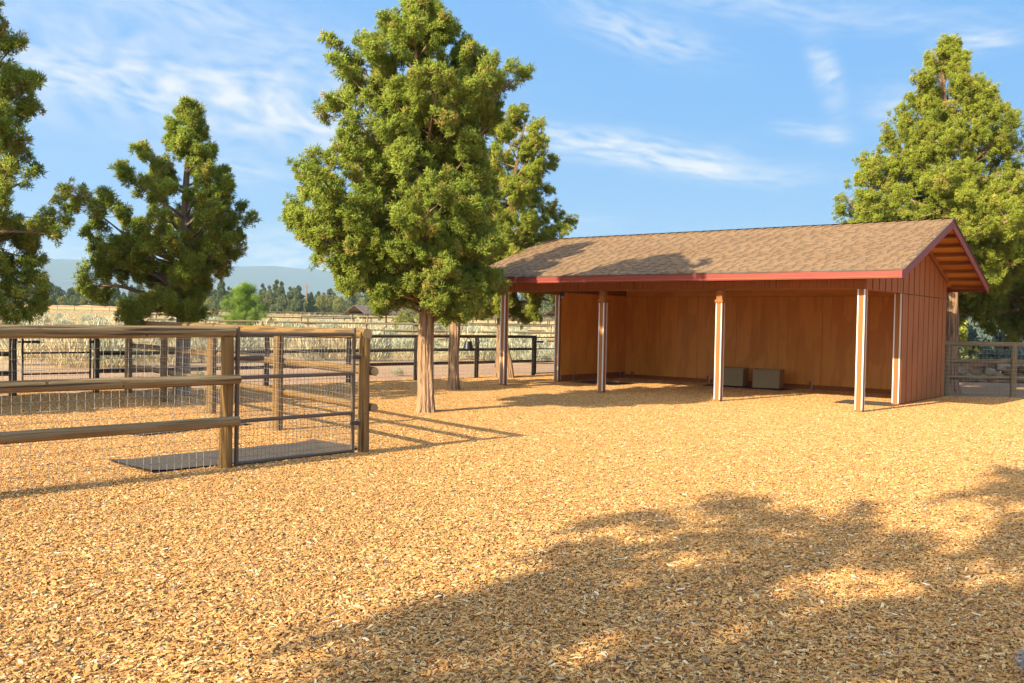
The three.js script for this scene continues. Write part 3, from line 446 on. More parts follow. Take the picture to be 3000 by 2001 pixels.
{ // feeder hung on the rear fence
  const [x, z] = onD(10.2), f = thing('feed_bucket', 'black hooked feed bucket hung on the dark rear fence', 'bucket', [x - 0.05, 0.86, z + 0.12], Math.PI / 4);
  const g = new THREE.CylinderGeometry(0.1, 0.15, 0.22, 18, 1, true); g.translate(0, 0.11, 0); const b = g; part('body', merge([b, new THREE.CylinderGeometry(0.15, 0.15, 0.01, 18).translate(0, 0.005, 0)]), new THREE.MeshStandardMaterial({ color: rgb(0.015, 0.016, 0.018), roughness: 0.4, side: THREE.DoubleSide }), f);
  part('handle', new THREE.TorusGeometry(0.09, 0.012, 8, 20, Math.PI).translate(0, 0.22, 0), M.black, f);
}

// ---------------------------------------------------------------- junipers
const barkTex = (a, b, d, seed) => texture(256, 1024, (u, v) => { const w = tn(u, v, 5, 3, seed, 3) * 0.12, s = tn(clamp(u + w), v, 26, 1.6, seed + 3, 3), f = tn(clamp(u + w), v, 70, 5, seed + 6, 3); let c = mixc(a, b, clamp(0.5 + s * 1.8)); c = mixc(c, d, smooth(0.05, 0.3, -s - 0.02) * 0.85); return mixc(c, d, clamp(f * 1.4) * 0.5); });
const barkRed = barkTex([0.28, 0.15, 0.075], [0.5, 0.33, 0.195], [0.055, 0.027, 0.014], 81), barkGrey = barkTex([0.15, 0.11, 0.085], [0.28, 0.215, 0.17], [0.045, 0.032, 0.025], 87);
M.barkRed = std({ map: rep(barkRed, 1.6, 0.8), bumpMap: rep(barkRed, 1.6, 0.8), bumpScale: 0.06, roughness: 0.95 });
M.barkGrey = std({ map: rep(barkGrey, 1.6, 0.8), bumpMap: rep(barkGrey, 1.6, 0.8), bumpScale: 0.025, roughness: 0.95 });
M.leaf = new THREE.MeshPhysicalMaterial({ color: 0xffffff, roughness: 0.95, specularIntensity: 0.25 });
M.dead = std({ color: rgb(0.36, 0.3, 0.24), roughness: 0.95 });
function tuftGeo(seed, n, len, fat, spread) { // short scaly sprays fanning from one point
  const rnd = mulberry(seed), pos = [], idx = [];
  for (let i = 0; i < n; i++) {
    const th = rnd() * Math.PI * 2, ph = Math.acos(1 - rnd() * spread), d = V(Math.sin(ph) * Math.cos(th), Math.cos(ph), Math.sin(ph) * Math.sin(th)), l = len * (0.55 + rnd() * 0.6), s = V(0.3, 0.1, 1).cross(d).normalize(), u = d.clone().cross(s), st = 0.15 * len * rnd(), b = pos.length / 3, f = fat * (0.7 + rnd() * 0.6);
    const o = V((rnd() - 0.5) * len * 0.7, (rnd() - 0.5) * len * 0.5, (rnd() - 0.5) * len * 0.7);
    const put = (k, a, c) => { const q = o.clone().addScaledVector(d, k).addScaledVector(s, a).addScaledVector(u, c); pos.push(q.x, q.y, q.z); };
    put(st, 0, 0); put(st + l * 0.45, f, 0); put(st + l * 0.45, -f * 0.5, f * 0.87); put(st + l * 0.45, -f * 0.5, -f * 0.87); put(st + l, 0, 0);
    for (let k = 0; k < 3; k++) { const m = (k + 1) % 3; idx.push(b, b + 1 + m, b + 1 + k, b + 4, b + 1 + k, b + 1 + m); }
  }
  const g = new THREE.BufferGeometry(); g.setAttribute('position', new THREE.Float32BufferAttribute(pos, 3)); g.setIndex(idx); g.computeVertexNormals(); return g;
}
const sprays = [tuftGeo(1, 34, 0.068, 0.0066, 1.75), tuftGeo(2, 30, 0.08, 0.006, 1.55)];
function juniper({ label, pos: [bx, bz], H, r0, profile, limbs, per, seed, tufts, greens, lean = [0, 0], bark = M.barkRed, clumpR = 0.26, dead = 0, size = 1, fork, top = 0.97, group = 'juniper trees', low = 0.25, rag = 0.36, vary = 0.32 }) {
  const t = thing('juniper_tree', label, 'tree', [bx, ground(bx, bz), bz], 0, group), rnd = mulberry(seed);
  const axis = (y) => { const k = clamp(y / H); return V(lean[0] * k * k + 0.05 * noise(y * 0.6, seed) * Math.min(1, y), y, lean[1] * k * k + 0.05 * noise(y * 0.6, seed + 9) * Math.min(1, y)); };
  const trunkR = (y) => r0 * (Math.pow(1 - clamp(y / (H * 1.02)), 0.85) * 0.92 + 0.05) * (1 + 0.25 * Math.exp(-y / 0.16));
  { const pts = [], rr = []; for (let i = 0; i <= 46; i++) { const y = -0.05 + (H * top + 0.05) * Math.pow(i / 46, 1.25); pts.push(axis(Math.max(y, 0)).setY(y)); rr.push(trunkR(Math.max(y, 0))); } part('trunk', tube(pts, rr, 56, seed, 0.22, 1.9, true), bark, t); }
  if (fork) { const [dx, dz, y1] = fork; part('trunk', tube([[dx, -0.05, dz], [dx * 0.8, 0.5, dz * 0.8], [dx * 0.35, 1.2, dz * 0.4], axis(y1)], [r0 * 0.75, r0 * 0.6, r0 * 0.5, r0 * 0.3], 20, seed + 4, 0.13, 1.6, true, 24), bark, t); }
  const radius = (y, az) => { let i = 0; while (i < profile.length - 2 && y > profile[i + 1][0]) i++; const [ya, la, ra, za] = profile[i], [yb, lb, rb, zb] = profile[i + 1], k = clamp((y - ya) / (yb - ya)), L = lerp(la, lb, k), R = lerp(ra, rb, k), c = Math.cos(az), s = Math.sin(az), X = c > 0 ? R : L, Z = lerp(za ?? (la + ra) / 2, zb ?? (lb + rb) / 2, k); return Math.max(0.08, Math.sqrt(c * c * X * X + s * s * Z * Z)) * (0.93 + rag * noise(c * 1.8 + seed, s * 1.8, y * 1.1)); };
  const y0 = profile[0][0], y1 = profile[profile.length - 1][0], centers = [];
  for (let i = 0; i < limbs; i++) {
    const f = (i + 0.3 + rnd() * 0.4) / limbs, ye = lerp(y0, y1, Math.pow(f, 1.08)), az = i * 2.39996 + rnd() * 0.7, R = radius(ye, az) * (1 - vary * 0.62 + rnd() * vary), rise = lerp(0.05, 1.1, f) * (0.6 + rnd() * 0.6), ys = clamp(ye - R * rise, Math.min(y0 + low, ye), H * 0.95);
    const a = axis(ys), e = axis(ye); e.x = e.x * 0.25 + a.x * 0.75 + Math.cos(az) * R; e.z = e.z * 0.25 + a.z * 0.75 + Math.sin(az) * R; e.x -= (a.x) * 0.9; e.z -= a.z * 0.9;
    const mid = a.clone().lerp(e, 0.5); mid.y += (f < 0.3 ? 0.12 : -0.12) * R + (rnd() - 0.5) * 0.15; mid.x += (rnd() - 0.5) * 0.25 * R; mid.z += (rnd() - 0.5) * 0.25 * R;
    const rb = Math.min(trunkR(ys) * 0.55, 0.014 + R * 0.021), curve = new THREE.CatmullRomCurve3([a, mid, e]);
    const geos = [tube([a, mid, e], [rb, rb * 0.62, 0.007], 7, i, 0.1, 4, true, 9)];
    const n = Math.max(3, Math.round(per * (0.35 + R / 2)));
    for (let k = 0; k < n; k++) {
      const u = k === 0 ? 1 : 0.3 + 0.7 * Math.pow((k + rnd()) / n, 0.8), p = curve.getPoint(u), sp = R * 0.34 * (1.15 - u * 0.6);
      const c = p.clone().add(V((rnd() - 0.5) * 2 * sp, (rnd() - 0.35) * 1.5 * sp, (rnd() - 0.5) * 2 * sp)); if (k === 0) c.copy(p);
      { const ax = axis(c.y), dx = c.x - ax.x, dz = c.z - ax.z, rr = Math.hypot(dx, dz), mx = radius(clamp(c.y, y0, y1), Math.atan2(dz, dx)) * 1.06; if (rr > mx) { c.x = ax.x + dx * mx / rr; c.z = ax.z + dz * mx / rr; } }
      centers.push([c, clumpR * (0.65 + rnd() * 0.7) * (u > 0.9 ? 0.85 : 1), p]);
      if (k) geos.push(tube([p, p.clone().lerp(c, 0.5).add(V(0, -0.03, 0)), c], [Math.max(0.005, rb * 0.35 * (1 - u * 0.5)), 0.005, 0.003], 4, k, 0, 1, false));
    }
    part('limb', merge(geos), bark, t);
  }
  centers.push([axis(H * top), clumpR * 0.8, axis(H * 0.9)], [axis(H), clumpR * 0.55, axis(H * 0.9)]);
  for (let i = 0; i < dead; i++) { const y = lerp(y0, y1 * 0.6, rnd()), az = rnd() * 6.28, R = radius(y, az) * (0.8 + rnd() * 0.4), a = axis(y), e = V(a.x + Math.cos(az) * R, y + R * (rnd() - 0.3) * 0.7, a.z + Math.sin(az) * R), m = a.clone().lerp(e, 0.5).add(V(0, 0.1, 0)), gs = [tube([a, m, e], [0.02, 0.012, 0.003], 5, i, 0.1, 3, false, 8)]; for (let k = 0; k < 7; k++) { const p = a.clone().lerp(e, 0.4 + rnd() * 0.6); gs.push(tube([p, p.clone().add(V((rnd() - 0.5) * 0.4, (rnd() - 0.4) * 0.4, (rnd() - 0.5) * 0.4))], [0.005, 0.002], 4, k, 0, 1, false)); } part('dead_branch', merge(gs), M.dead, t); }
  // sprays: clumps of scaly shoots, densest on the outside of each clump
  const total = tufts, o = new THREE.Object3D(), col = new THREE.Color(), wsum = centers.reduce((s, c) => s + c[1] * c[1], 0), put = [[], []];
  for (const [c, r] of centers) {
    const n = Math.round(total * r * r / wsum * (0.55 + rnd() * 0.9)), along = V(rnd() - 0.5, 0.25 + rnd() * 0.6, rnd() - 0.5).add(V(c.x, 0, c.z).multiplyScalar(0.35 / Math.max(0.4, Math.hypot(c.x, c.z)))).normalize(), hue = rnd(), dry = rnd() < 0.1 ? 0.4 : 0;
    for (let k = 0; k < n; k++) {
      const th = rnd() * 6.283, cy = rnd() * 2 - 1, sy = Math.sqrt(1 - cy * cy), d = V(sy * Math.cos(th), cy, sy * Math.sin(th)), q = r * Math.pow(rnd(), 0.6), st = (rnd() - 0.3) * r * 1.5;
      const out = d.clone().multiplyScalar(0.7).add(along).add(V(0, 0.15, 0)).normalize();
      o.position.copy(c).addScaledVector(d, q * 0.85).addScaledVector(along, st);
      o.quaternion.setFromUnitVectors(V(0, 1, 0), out); o.rotateY(rnd() * 6.28); o.scale.setScalar(size * (0.7 + rnd() * 0.6)); o.updateMatrix();
      const g = greens, m = clamp(hue * 0.55 + rnd() * 0.45), base = mixc(g[0], g[1], m), fin = rnd() < 0.06 + dry ? mixc(base, g[2], 0.5 + rnd() * 0.5) : base, tn_ = 0.8 + rnd() * 0.4;
      put[rnd() < 0.5 ? 0 : 1].push([o.matrix.clone(), fin[0] * tn_, fin[1] * tn_, fin[2] * tn_]);
    }
  }
  put.forEach((list, v) => { const m = new THREE.InstancedMesh(sprays[v], M.leaf, list.length); m.name = 'foliage'; m.userData.kind = 'stuff'; m.castShadow = m.receiveShadow = true; list.forEach(([mt, r, g, b], i) => { m.setMatrixAt(i, mt); m.setColorAt(i, col.setRGB(r, g, b)); }); t.add(m); });
  return t;
}
const gMain = [[0.175, 0.24, 0.032], [0.325, 0.39, 0.062], [0.43, 0.34, 0.085]], gGold = [[0.205, 0.26, 0.03], [0.37, 0.405, 0.056], [0.44, 0.36, 0.08]];
juniper({ label: 'large full juniper with bare reddish trunk standing nearest the shed post row', pos: [-1.52, -16.55], H: 7.35, r0: 0.15, lean: [-0.5, 0], seed: 101, limbs: 92, per: 12.5, tufts: 27500, greens: gMain, clumpR: 0.165, low: -0.1,
  profile: [[1.75, 0.9, 0.9], [2.1, 1.55, 1.2], [2.5, 2.1, 1.2], [3.0, 2.45, 1.2], [3.9, 2.6, 1.1], [4.6, 2.25, 1.0], [5.1, 1.8, 1.1], [5.8, 1.85, 1.5], [6.2, 1.8, 1.8], [6.6, 1.25, 1.15], [7.0, 0.8, 0.7], [7.35, 0.15, 0.15]] });
juniper({ label: 'slimmer juniper with knotty bare trunk between the big juniper and the fence', pos: [-1.38, -22.12], H: 6.2, r0: 0.15, seed: 111, limbs: 36, per: 11, tufts: 10000, greens: gGold, clumpR: 0.17, lean: [0.1, 0],
  profile: [[1.9, 0.7, 0.8], [2.4, 1.0, 1.1], [3.1, 1.2, 1.2], [4.2, 1.1, 1.1], [5.3, 0.7, 0.8], [6.2, 0.2, 0.25]] });
juniper({ label: 'golden green juniper with forked trunk behind the shed corner post', pos: [-0.36, -27.2], H: 7.85, r0: 0.14, seed: 121, limbs: 60, per: 11, tufts: 16000, greens: gGold, clumpR: 0.18, lean: [0.65, 0], fork: [0.36, 0.05, 2.2],
  profile: [[1.75, 0.6, 1.3], [2.2, 1.3, 1.7], [2.6, 1.5, 1.25], [4.0, 1.5, 1.2], [4.4, 1.5, 2.0], [4.9, 1.5, 2.4], [5.4, 1.5, 1.8], [6.1, 1.4, 1.95], [6.8, 1.3, 1.3], [7.5, 0.7, 0.7], [7.9, 0.15, 0.15]] });
juniper({ label: 'mid-sized pointed juniper with grey trunk behind the pen fence', pos: [-6.77, -18.95], H: 5.95, r0: 0.16, seed: 131, limbs: 54, per: 8, tufts: 10500, greens: gMain, bark: M.barkGrey, clumpR: 0.165, rag: 0.18, vary: 0.24, dead: 3, lean: [0.1, 0],
  profile: [[1.5, 1.2, 0.1, 0.4], [1.65, 1.8, 0.12, 0.5], [2.0, 2.2, 0.25, 0.55], [2.3, 2.15, 0.55, 0.65], [2.85, 1.7, 1.05, 0.9], [3.4, 1.95, 1.5], [4.1, 1.55, 1.25], [4.6, 1.35, 1.0], [5.0, 0.95, 0.55], [5.4, 0.4, 0.35], [5.95, 0.06, 0.08]] });
juniper({ label: 'tall ragged juniper at the pen side with drooping branches', pos: [-9.2, -15.2], H: 6.9, r0: 0.17, seed: 141, limbs: 46, per: 7.5, tufts: 9500, greens: gMain, bark: M.barkGrey, clumpR: 0.175, dead: 1,
  profile: [[1.5, 1.2, 1.25], [1.9, 1.5, 1.5], [2.4, 1.6, 1.45], [2.9, 1.7, 1.75], [3.3, 1.8, 2.0], [3.8, 1.7, 1.75], [4.3, 1.5, 1.25], [5.0, 1.4, 1.15], [5.6, 1.3, 1.3], [6.3, 1.0, 1.2], [6.9, 0.3, 0.4]] });
juniper({ label: 'tall broad juniper with thick pale trunk rising behind the shed gable', pos: [11.6, -24.5], H: 9.2, r0: 0.27, seed: 151, limbs: 92, per: 9.5, tufts: 24000, greens: gGold, clumpR: 0.21, lean: [-0.45, 0], dead: 9, size: 1.05,
  profile: [[2.7, 1.4, 1.6], [3.2, 2.2, 2.2], [3.9, 3.1, 2.4], [4.9, 3.15, 1.9], [5.8, 2.75, 1.8], [6.6, 2.3, 1.9], [7.4, 1.25, 1.55], [8.1, 1.0, 0.75], [8.8, 0.5, 0.4], [9.25, 0.12, 0.12]] });
juniper({ label: 'shaggy juniper with low branches over the stone wall', pos: [15.9, -27.2], H: 6.8, r0: 0.2, seed: 161, limbs: 50, per: 9, tufts: 15000, greens: gMain, clumpR: 0.22, dead: 8, size: 1.1,
  profile: [[1.3, 1.2, 1.2], [2.2, 2.2, 2], [3.2, 2.5, 2.2], [4.5, 2.0, 2], [5.8, 1.2, 1.3], [6.8, 0.2, 0.2]] });
juniper({ label: 'slender juniper just behind the thick pale trunk', pos: [13.1, -27.6], H: 5.4, r0: 0.17, seed: 171, limbs: 36, per: 7, tufts: 7000, greens: gMain, bark: M.barkGrey, clumpR: 0.3, dead: 4, size: 1.1,
  profile: [[1.9, 1.0, 1.2], [2.6, 1.6, 1.8], [3.6, 1.6, 1.6], [4.6, 1.0, 1.0], [5.4, 0.2, 0.2]] });
// a neighbour past the picture's edge whose shadow covers the trees by the pen
juniper({ label: 'full juniper outside the pen whose shadow falls over the two pen junipers', pos: [-13.2, -12.7], H: 7.4, r0: 0.2, seed: 191, limbs: 50, per: 7, tufts: 12000, greens: gMain, bark: M.barkGrey, clumpR: 0.26, size: 1.4,
  profile: [[1.2, 1.4, 1.4], [2.2, 2.1, 2.1], [3.6, 2.1, 2.1], [5.0, 1.6, 1.6], [6.4, 0.9, 0.9], [7.4, 0.2, 0.2]] });
// the tree behind the viewer whose shadow lies across the yard
juniper({ label: 'big old juniper behind the viewpoint casting the broad yard shadow', pos: [-5.05, 3.4], H: 12.5, r0: 0.34, seed: 181, limbs: 54, per: 6.5, tufts: 8600, greens: gMain, clumpR: 0.34, size: 1.6, rag: 0.34,
  profile: [[3.0, 1.7, 1.8], [4.2, 2.9, 3.0], [5.4, 3.7, 3.7], [6.8, 3.75, 3.75], [8.4, 3.2, 3.2], [9.4, 2.5, 2.5], [10.6, 1.6, 1.6], [11.7, 1.2, 1.2], [12.5, 0.2, 0.2]] });

// ---------------------------------------------------------------- shrubs, field and far things
function bladeBush(seed, n, h, w, fat, lean, c0, c1, short = 1) { // upright leafy shoots in a rounded bush, vertex coloured
  const rnd = mulberry(seed), pos = [], col = [];
  for (let i = 0; i < n; i++) {
    const a = rnd() * 6.283, rr = Math.sqrt(rnd()) * w, env = h * Math.sqrt(Math.max(0.1, 1 - (rr / w) ** 2 * 0.75)), bx = Math.cos(a) * rr * 0.75, bz = Math.sin(a) * rr * 0.75, y0 = rnd() * env * (short < 1 ? 0.85 : 0.5), l = h * (0.28 + rnd() * 0.4) * short, ex = bx + Math.cos(a) * l * lean * rr / w + (rnd() - 0.5) * l * 0.5, ez = bz + Math.sin(a) * l * lean * rr / w + (rnd() - 0.5) * l * 0.5, top = Math.min(y0 + l, env * (0.95 + rnd() * 0.3)), b = rnd() * 6.28, fx = Math.cos(b) * fat, fz = Math.sin(b) * fat, m = rnd(), t = 0.75 + rnd() * 0.5, c = mixc(c0, c1, m).map((x) => x * t);
    pos.push(bx - fx * 0.3, y0, bz - fz * 0.3, (bx + ex) / 2 + fx, (y0 + top) / 2, (bz + ez) / 2 + fz, ex, top, ez, bx - fx * 0.3, y0, bz - fz * 0.3, ex, top, ez, (bx + ex) / 2 - fx, (y0 + top) / 2, (bz + ez) / 2 - fz);
    for (let k = 0; k < 6; k++) col.push(...c);
  }
  const g = new THREE.BufferGeometry(); g.setAttribute('position', new THREE.Float32BufferAttribute(pos, 3)); g.setAttribute('color', new THREE.Float32BufferAttribute(col, 3)); g.computeVertexNormals(); return g;
}
M.bush = std({ vertexColors: true, side: THREE.DoubleSide, roughness: 0.9 });
const twigStem = (h) => merge([[0.1, 0.05], [-0.08, 0.1], [0.02, -0.12], [-0.1, -0.05]].map(([x, z], i) => tube([[x * 0.2, -0.02, z * 0.2], [x, h * 0.3, z], [x * 2.2, h * 0.6, z * 2.2]], [0.014, 0.01, 0.005], 5, i, 0, 1, false)));
{
  const rnd = mulberry(909), sageG = [0, 1, 2, 3].map((i) => bladeBush(500 + i, 900, 0.75, 0.6, 0.016, 0.7, [0.35, 0.36, 0.235], [0.53, 0.53, 0.385], 0.4)), goldG = [0, 1].map((i) => bladeBush(540 + i, 800, 0.55, 0.48, 0.018, 0.7, [0.6, 0.48, 0.03], [0.4, 0.4, 0.06], 0.5)), tanG = [0, 1].map((i) => bladeBush(560 + i, 330, 0.8, 0.6, 0.014, 0.6, [0.58, 0.47, 0.27], [0.72, 0.62, 0.4], 0.7));
  const mk = (name, g, label, cat, group) => { const t = thing(name, label, cat, [0, 0, 0], 0, group); t.userData.base = name; part('shoots', g, M.bush, t, 'stuff'); part('stems', twigStem(0.5), M.dead, t); return t; };
  const fields = { sage: ['sagebrush', sageG, 'pale silvery sagebrush growing on the plain beyond the dark rear fence', 'shrub', 'sagebrush on the plain'], gold: ['rabbitbrush', goldG, 'rabbitbrush in bright yellow flower beyond the dark rear fence', 'shrub', 'yellow rabbitbrush beyond the fence'], tan: ['dry_shrub', tanG, 'bleached straw coloured dry shrub on the plain', 'shrub', 'straw coloured shrubs on the plain'] };
  const src = {};
  const place = (k, x, z, s) => { const [name, gs, label, cat, group] = fields[k], v = Math.floor(rnd() * gs.length), key = k + v; let o; if (!src[key]) { o = src[key] = mk(name, gs[v], label, cat, group); o.position.set(x, ground(x, z), z); o.rotation.y = rnd() * 6.28; o.scale.setScalar(s); } else o = copy(src[key], [x, ground(x, z), z], rnd() * 6.28, s); return o; };
  let n = 0;
  for (let tries = 0; n < 280 && tries < 4000; tries++) {
    const d = 29 + Math.pow(rnd(), 1.5) * 75, a = -0.56 + rnd() * 0.72, x = a * d, z = -d, b = behindD(x, z); if (b < 10 + 3.5 * noise(x * 0.3, z * 0.3, 5) || Math.hypot(x, z) > 110) continue;
    const k = b < 22 && rnd() < 0.1 ? 'gold' : rnd() < 0.62 ? 'sage' : 'tan'; place(k, x, z, (0.9 + rnd() * 0.75) * (k === 'gold' ? 0.9 : 1)); n++;
  }
  for (const [x, z, s] of [[-6.96, -52, 1.3], [-6.9, -46, 1.2], [-5.7, -46, 1.1], [-5.3, -50, 1.6], [-4.6, -50.5, 1.4], [-7.6, -52.5, 1.1], [-1.4, -53, 1.1], [-21.9, -45, 1.0], [-15.6, -42, 1.1], [-20.5, -47, 0.9]]) place('gold', x, z, s);
  for (const [x, z, s] of [[-3.4, -27.6, 0.35], [-8.3, -24.4, 0.35], [-13.4, -20.9, 0.55], [1.8, -38, 1.1], [2.8, -39, 1.2], [0.3, -38.5, 1.2], [-1.0, -39.4, 1.1], [0.9, -37.4, 0.9], [3.6, -38, 1.1], [-1.8, -40, 1.2], [-2.7, -40.5, 1.1], [-0.4, -41.5, 1.3], [1.2, -42, 1.3], [-17, -27.5, 0.9]]) place('sage', x, z, s);
  // dry grass over the plain
  const gg = bladeBush(700, 60, 0.36, 0.34, 0.006, 0.9, [0.44, 0.35, 0.18], [0.6, 0.49, 0.28], 0.8), N = 15000, m = new THREE.InstancedMesh(gg, M.bush, N), o = new THREE.Object3D();
  let i = 0; while (i < N) { const d = 27 + Math.pow(rnd(), 1.7) * 190, a = -0.64 + rnd() * 0.86, x = a * d, z = -d, b = behindD(x, z); if (b < 9 || fbm(x * 0.12, z * 0.12, 2, 2) < -0.12 - rnd() * 0.1 + (b < 15 ? 0.16 : 0)) continue; o.position.set(x, ground(x, z) - 0.02, z); o.rotation.y = rnd() * 6.28; const s = (0.5 + rnd() * 0.5) * (1 + d / 110); o.scale.set(s, s * 0.9, s); o.updateMatrix(); m.setMatrixAt(i++, o.matrix); }
  m.name = 'dry_grass'; scene.add(m); tag(m, 'bleached dry grass covering the open plain', 'grass', null, 'stuff'); m.castShadow = m.receiveShadow = true;
}
{ // pale shrubs, blue spruces and stones beyond the right-hand fence
  const yel = thing('leafy_shrub', 'bright yellow green shrub glowing behind the stone wall', 'shrub', [15.2, 0, -33.2]); part('leaves', farCrown(611, 2.6, 1.4, 2600, [0.34, 0.4, 0.05], [0.52, 0.52, 0.1], 1), M.bush, yel, 'stuff'); part('stems', twigStem(1.6), M.dead, yel);
  const spr = (x, z, h, w, seed, label) => { const t = thing('spruce_shrub', label, 'shrub', [x, 0, z], 0, 'blue green spruces behind the stone wall'); part('needles', farCrown(seed, h, w, 2600, [0.07, 0.11, 0.09], [0.14, 0.2, 0.18], 0), M.bush, t, 'stuff'); part('stem', tube([[0, -0.02, 0], [0, h * 0.7, 0]], [0.06, 0.02], 8), M.barkGrey, t); };
  spr(17.5, -33.5, 3.0, 1.3, 621, 'blue green spruce next to the yellow green shrub'); spr(20.0, -34.5, 3.2, 1.5, 622, 'blue green spruce past its twin, away from the yellow shrub'); spr(22.6, -38, 6.5, 2.4, 625, 'tall dark evergreen rising behind the spruces'); spr(18.6, -41, 6.2, 2.6, 626, 'dark evergreen in the gap behind the shaggy juniper');
  const wall = thing('stone_wall', 'low wall of rough grey brown field stones behind the grey fence', 'wall', [12.6, 0, -30.4], -0.04), rnd = mulberry(33);
  const rock = (s) => { const g0 = mergeVertices(new THREE.IcosahedronGeometry(1, 2).deleteAttribute('uv').deleteAttribute('normal')), p = g0.attributes.position; for (let i = 0; i < p.count; i++) { const v = V(p.getX(i), p.getY(i), p.getZ(i)), k = 1 + 0.45 * noise(v.x * 1.1 + s, v.y * 1.1, v.z * 1.1) + 0.14 * noise(v.x * 3 + s, v.y * 3, v.z * 3); p.setXYZ(i, v.x * k, v.y * k, v.z * k); } const g = g0.toNonIndexed(); g.computeVertexNormals(); return g; };
  const rocks = [1, 2, 3, 4, 5].map((s) => rock(s * 9.1)), rt = texture(256, 256, (u, v) => mixc([0.2, 0.15, 0.11], [0.38, 0.31, 0.24], clamp(0.5 + tn(u, v, 9, 9, 4, 4) * 1.6))), rm = [[1, 1, 1], [0.8, 0.72, 0.66], [1.1, 1.02, 0.92]].map((c) => std({ color: rgb(...[0.36 * c[0], 0.29 * c[1], 0.21 * c[2]]), roughness: 0.95 }));
  for (let row = 0; row < 3; row++) for (let x = -0.4; x < 7.6;) { const w = 0.2 + rnd() * 0.22, o = part('stone', rocks[Math.floor(rnd() * 5)], rm[Math.floor(rnd() * 3)], wall); o.scale.set(w, 0.15 + rnd() * 0.07, 0.2 + rnd() * 0.1); o.position.set(x + w, 0.1 + row * 0.21 + rnd() * 0.05, (rnd() - 0.5) * 0.12 - row * 0.04); o.rotation.set(rnd() * 0.4, rnd() * 6.28, rnd() * 0.4); x += w * 1.75; }
}
{ // young pine and little junipers on the plain
  const needles = tuftGeo(31, 70, 0.34, 0.006, 1.2);
  const pine = thing('young_pine', 'bushy bright green young pine on the plain behind the pen', 'tree', [-18.96, ground(-18.96, -65.3), -65.3]), rnd = mulberry(44), list = [];
  part('trunk', tube([[0, -0.05, 0], [0.03, 1.6, 0], [0, 3.5, 0]], [0.09, 0.06, 0.015], 10, 1, 0.08, 3, true, 14), M.barkGrey, pine);
  for (let i = 0; i < 46; i++) { const f = i / 46, y = lerp(0.35, 3.4, f), az = i * 2.4, L = lerp(1.65, 0.3, Math.pow(f, 1.4)) * (0.6 + rnd() * 0.6), e = V(Math.cos(az) * L, y + L * 0.35, Math.sin(az) * L); part('limb', tube([[0, y, 0], [e.x * 0.6, y + L * 0.08, e.z * 0.6], e], [0.025, 0.015, 0.006], 5, i, 0, 1, false, 6), M.barkGrey, pine); for (let k = 0; k < 6; k++) { const t = k ? 0.4 + 0.6 * rnd() : 1; list.push([e.x * t + (rnd() - 0.5) * 0.28, y + (e.y - y) * t * t + (rnd() - 0.4) * 0.22, e.z * t + (rnd() - 0.5) * 0.28, az]); } }
  for (let k = 0; k < 14; k++) list.push([(rnd() - 0.5) * 0.15, 3.3 + rnd() * 0.3, (rnd() - 0.5) * 0.15, 0]);
  const m = new THREE.InstancedMesh(needles, M.leaf, list.length), o = new THREE.Object3D(), c = new THREE.Color(); list.forEach(([x, y, z, a], i) => { o.position.set(x, y, z); o.rotation.set((rnd() - 0.5) * 1.2 + Math.sin(a) * 0.5, rnd() * 6.28, (rnd() - 0.5) * 1.2 - Math.cos(a) * 0.5); o.scale.setScalar(0.8 + rnd() * 0.6); o.updateMatrix(); m.setMatrixAt(i, o.matrix); const t = 0.8 + rnd() * 0.4; m.setColorAt(i, c.setRGB(0.2 * t, 0.31 * t, 0.045 * t)); }); m.name = 'needles'; m.userData.kind = 'stuff'; pine.add(m);
}
// simple far conifers: a few crown shapes, each of many leaf-sized faces, copied with their own size and place
function farCrown(seed, H, R, n, c0, c1, round) {
  const rnd = mulberry(seed), pos = [], col = [];
  const lobes = Array.from({ length: 36 }, () => { const f = 0.1 + 0.9 * rnd(), a = rnd() * 6.283; const rr = R * (round ? Math.sqrt(Math.max(0.05, 1 - Math.pow(2 * f - 1, 2) * 0.85)) : (1.05 - f)) * (0.35 + 0.65 * rnd()); return [Math.cos(a) * rr, H * (0.1 + 0.86 * f), Math.sin(a) * rr, R * (round ? 0.42 : 0.4) * (1.15 - f * 0.7), rnd()]; });
  lobes.push([0, H * 0.93, 0, R * 0.16, 0.5]);
  for (let i = 0; i < n; i++) {
    const [lx, ly, lz, lr, h] = lobes[i % lobes.length], th = rnd() * 6.283, cy = rnd() * 2 - 1, sy = Math.sqrt(1 - cy * cy), q = lr * Math.pow(rnd(), 0.4), x = lx + sy * Math.cos(th) * q, y = Math.max(0.1, ly + cy * q * 1.1), z = lz + sy * Math.sin(th) * q, s = H * 0.032 * (0.6 + rnd() * 0.8), a = rnd() * 6.28, t = 0.75 + rnd() * 0.5, c = mixc(c0, c1, clamp(h * 0.6 + rnd() * 0.4)).map((v) => v * t);
    for (let k = 0; k < 2; k++) { const b = a + k * 1.7, ux = Math.cos(b) * s, uz = Math.sin(b) * s; pos.push(x - ux, y - s * 0.5, z - uz, x + ux, y - s * 0.3, z + uz, x + ux * 0.2 + (rnd() - 0.5) * s, y + s * 1.3, z + uz * 0.2 + (rnd() - 0.5) * s); for (let j = 0; j < 3; j++) col.push(...c); }
  }
  const g = new THREE.BufferGeometry(); g.setAttribute('position', new THREE.Float32BufferAttribute(pos, 3)); g.setAttribute('color', new THREE.Float32BufferAttribute(col, 3)); g.computeVertexNormals(); return g;
}
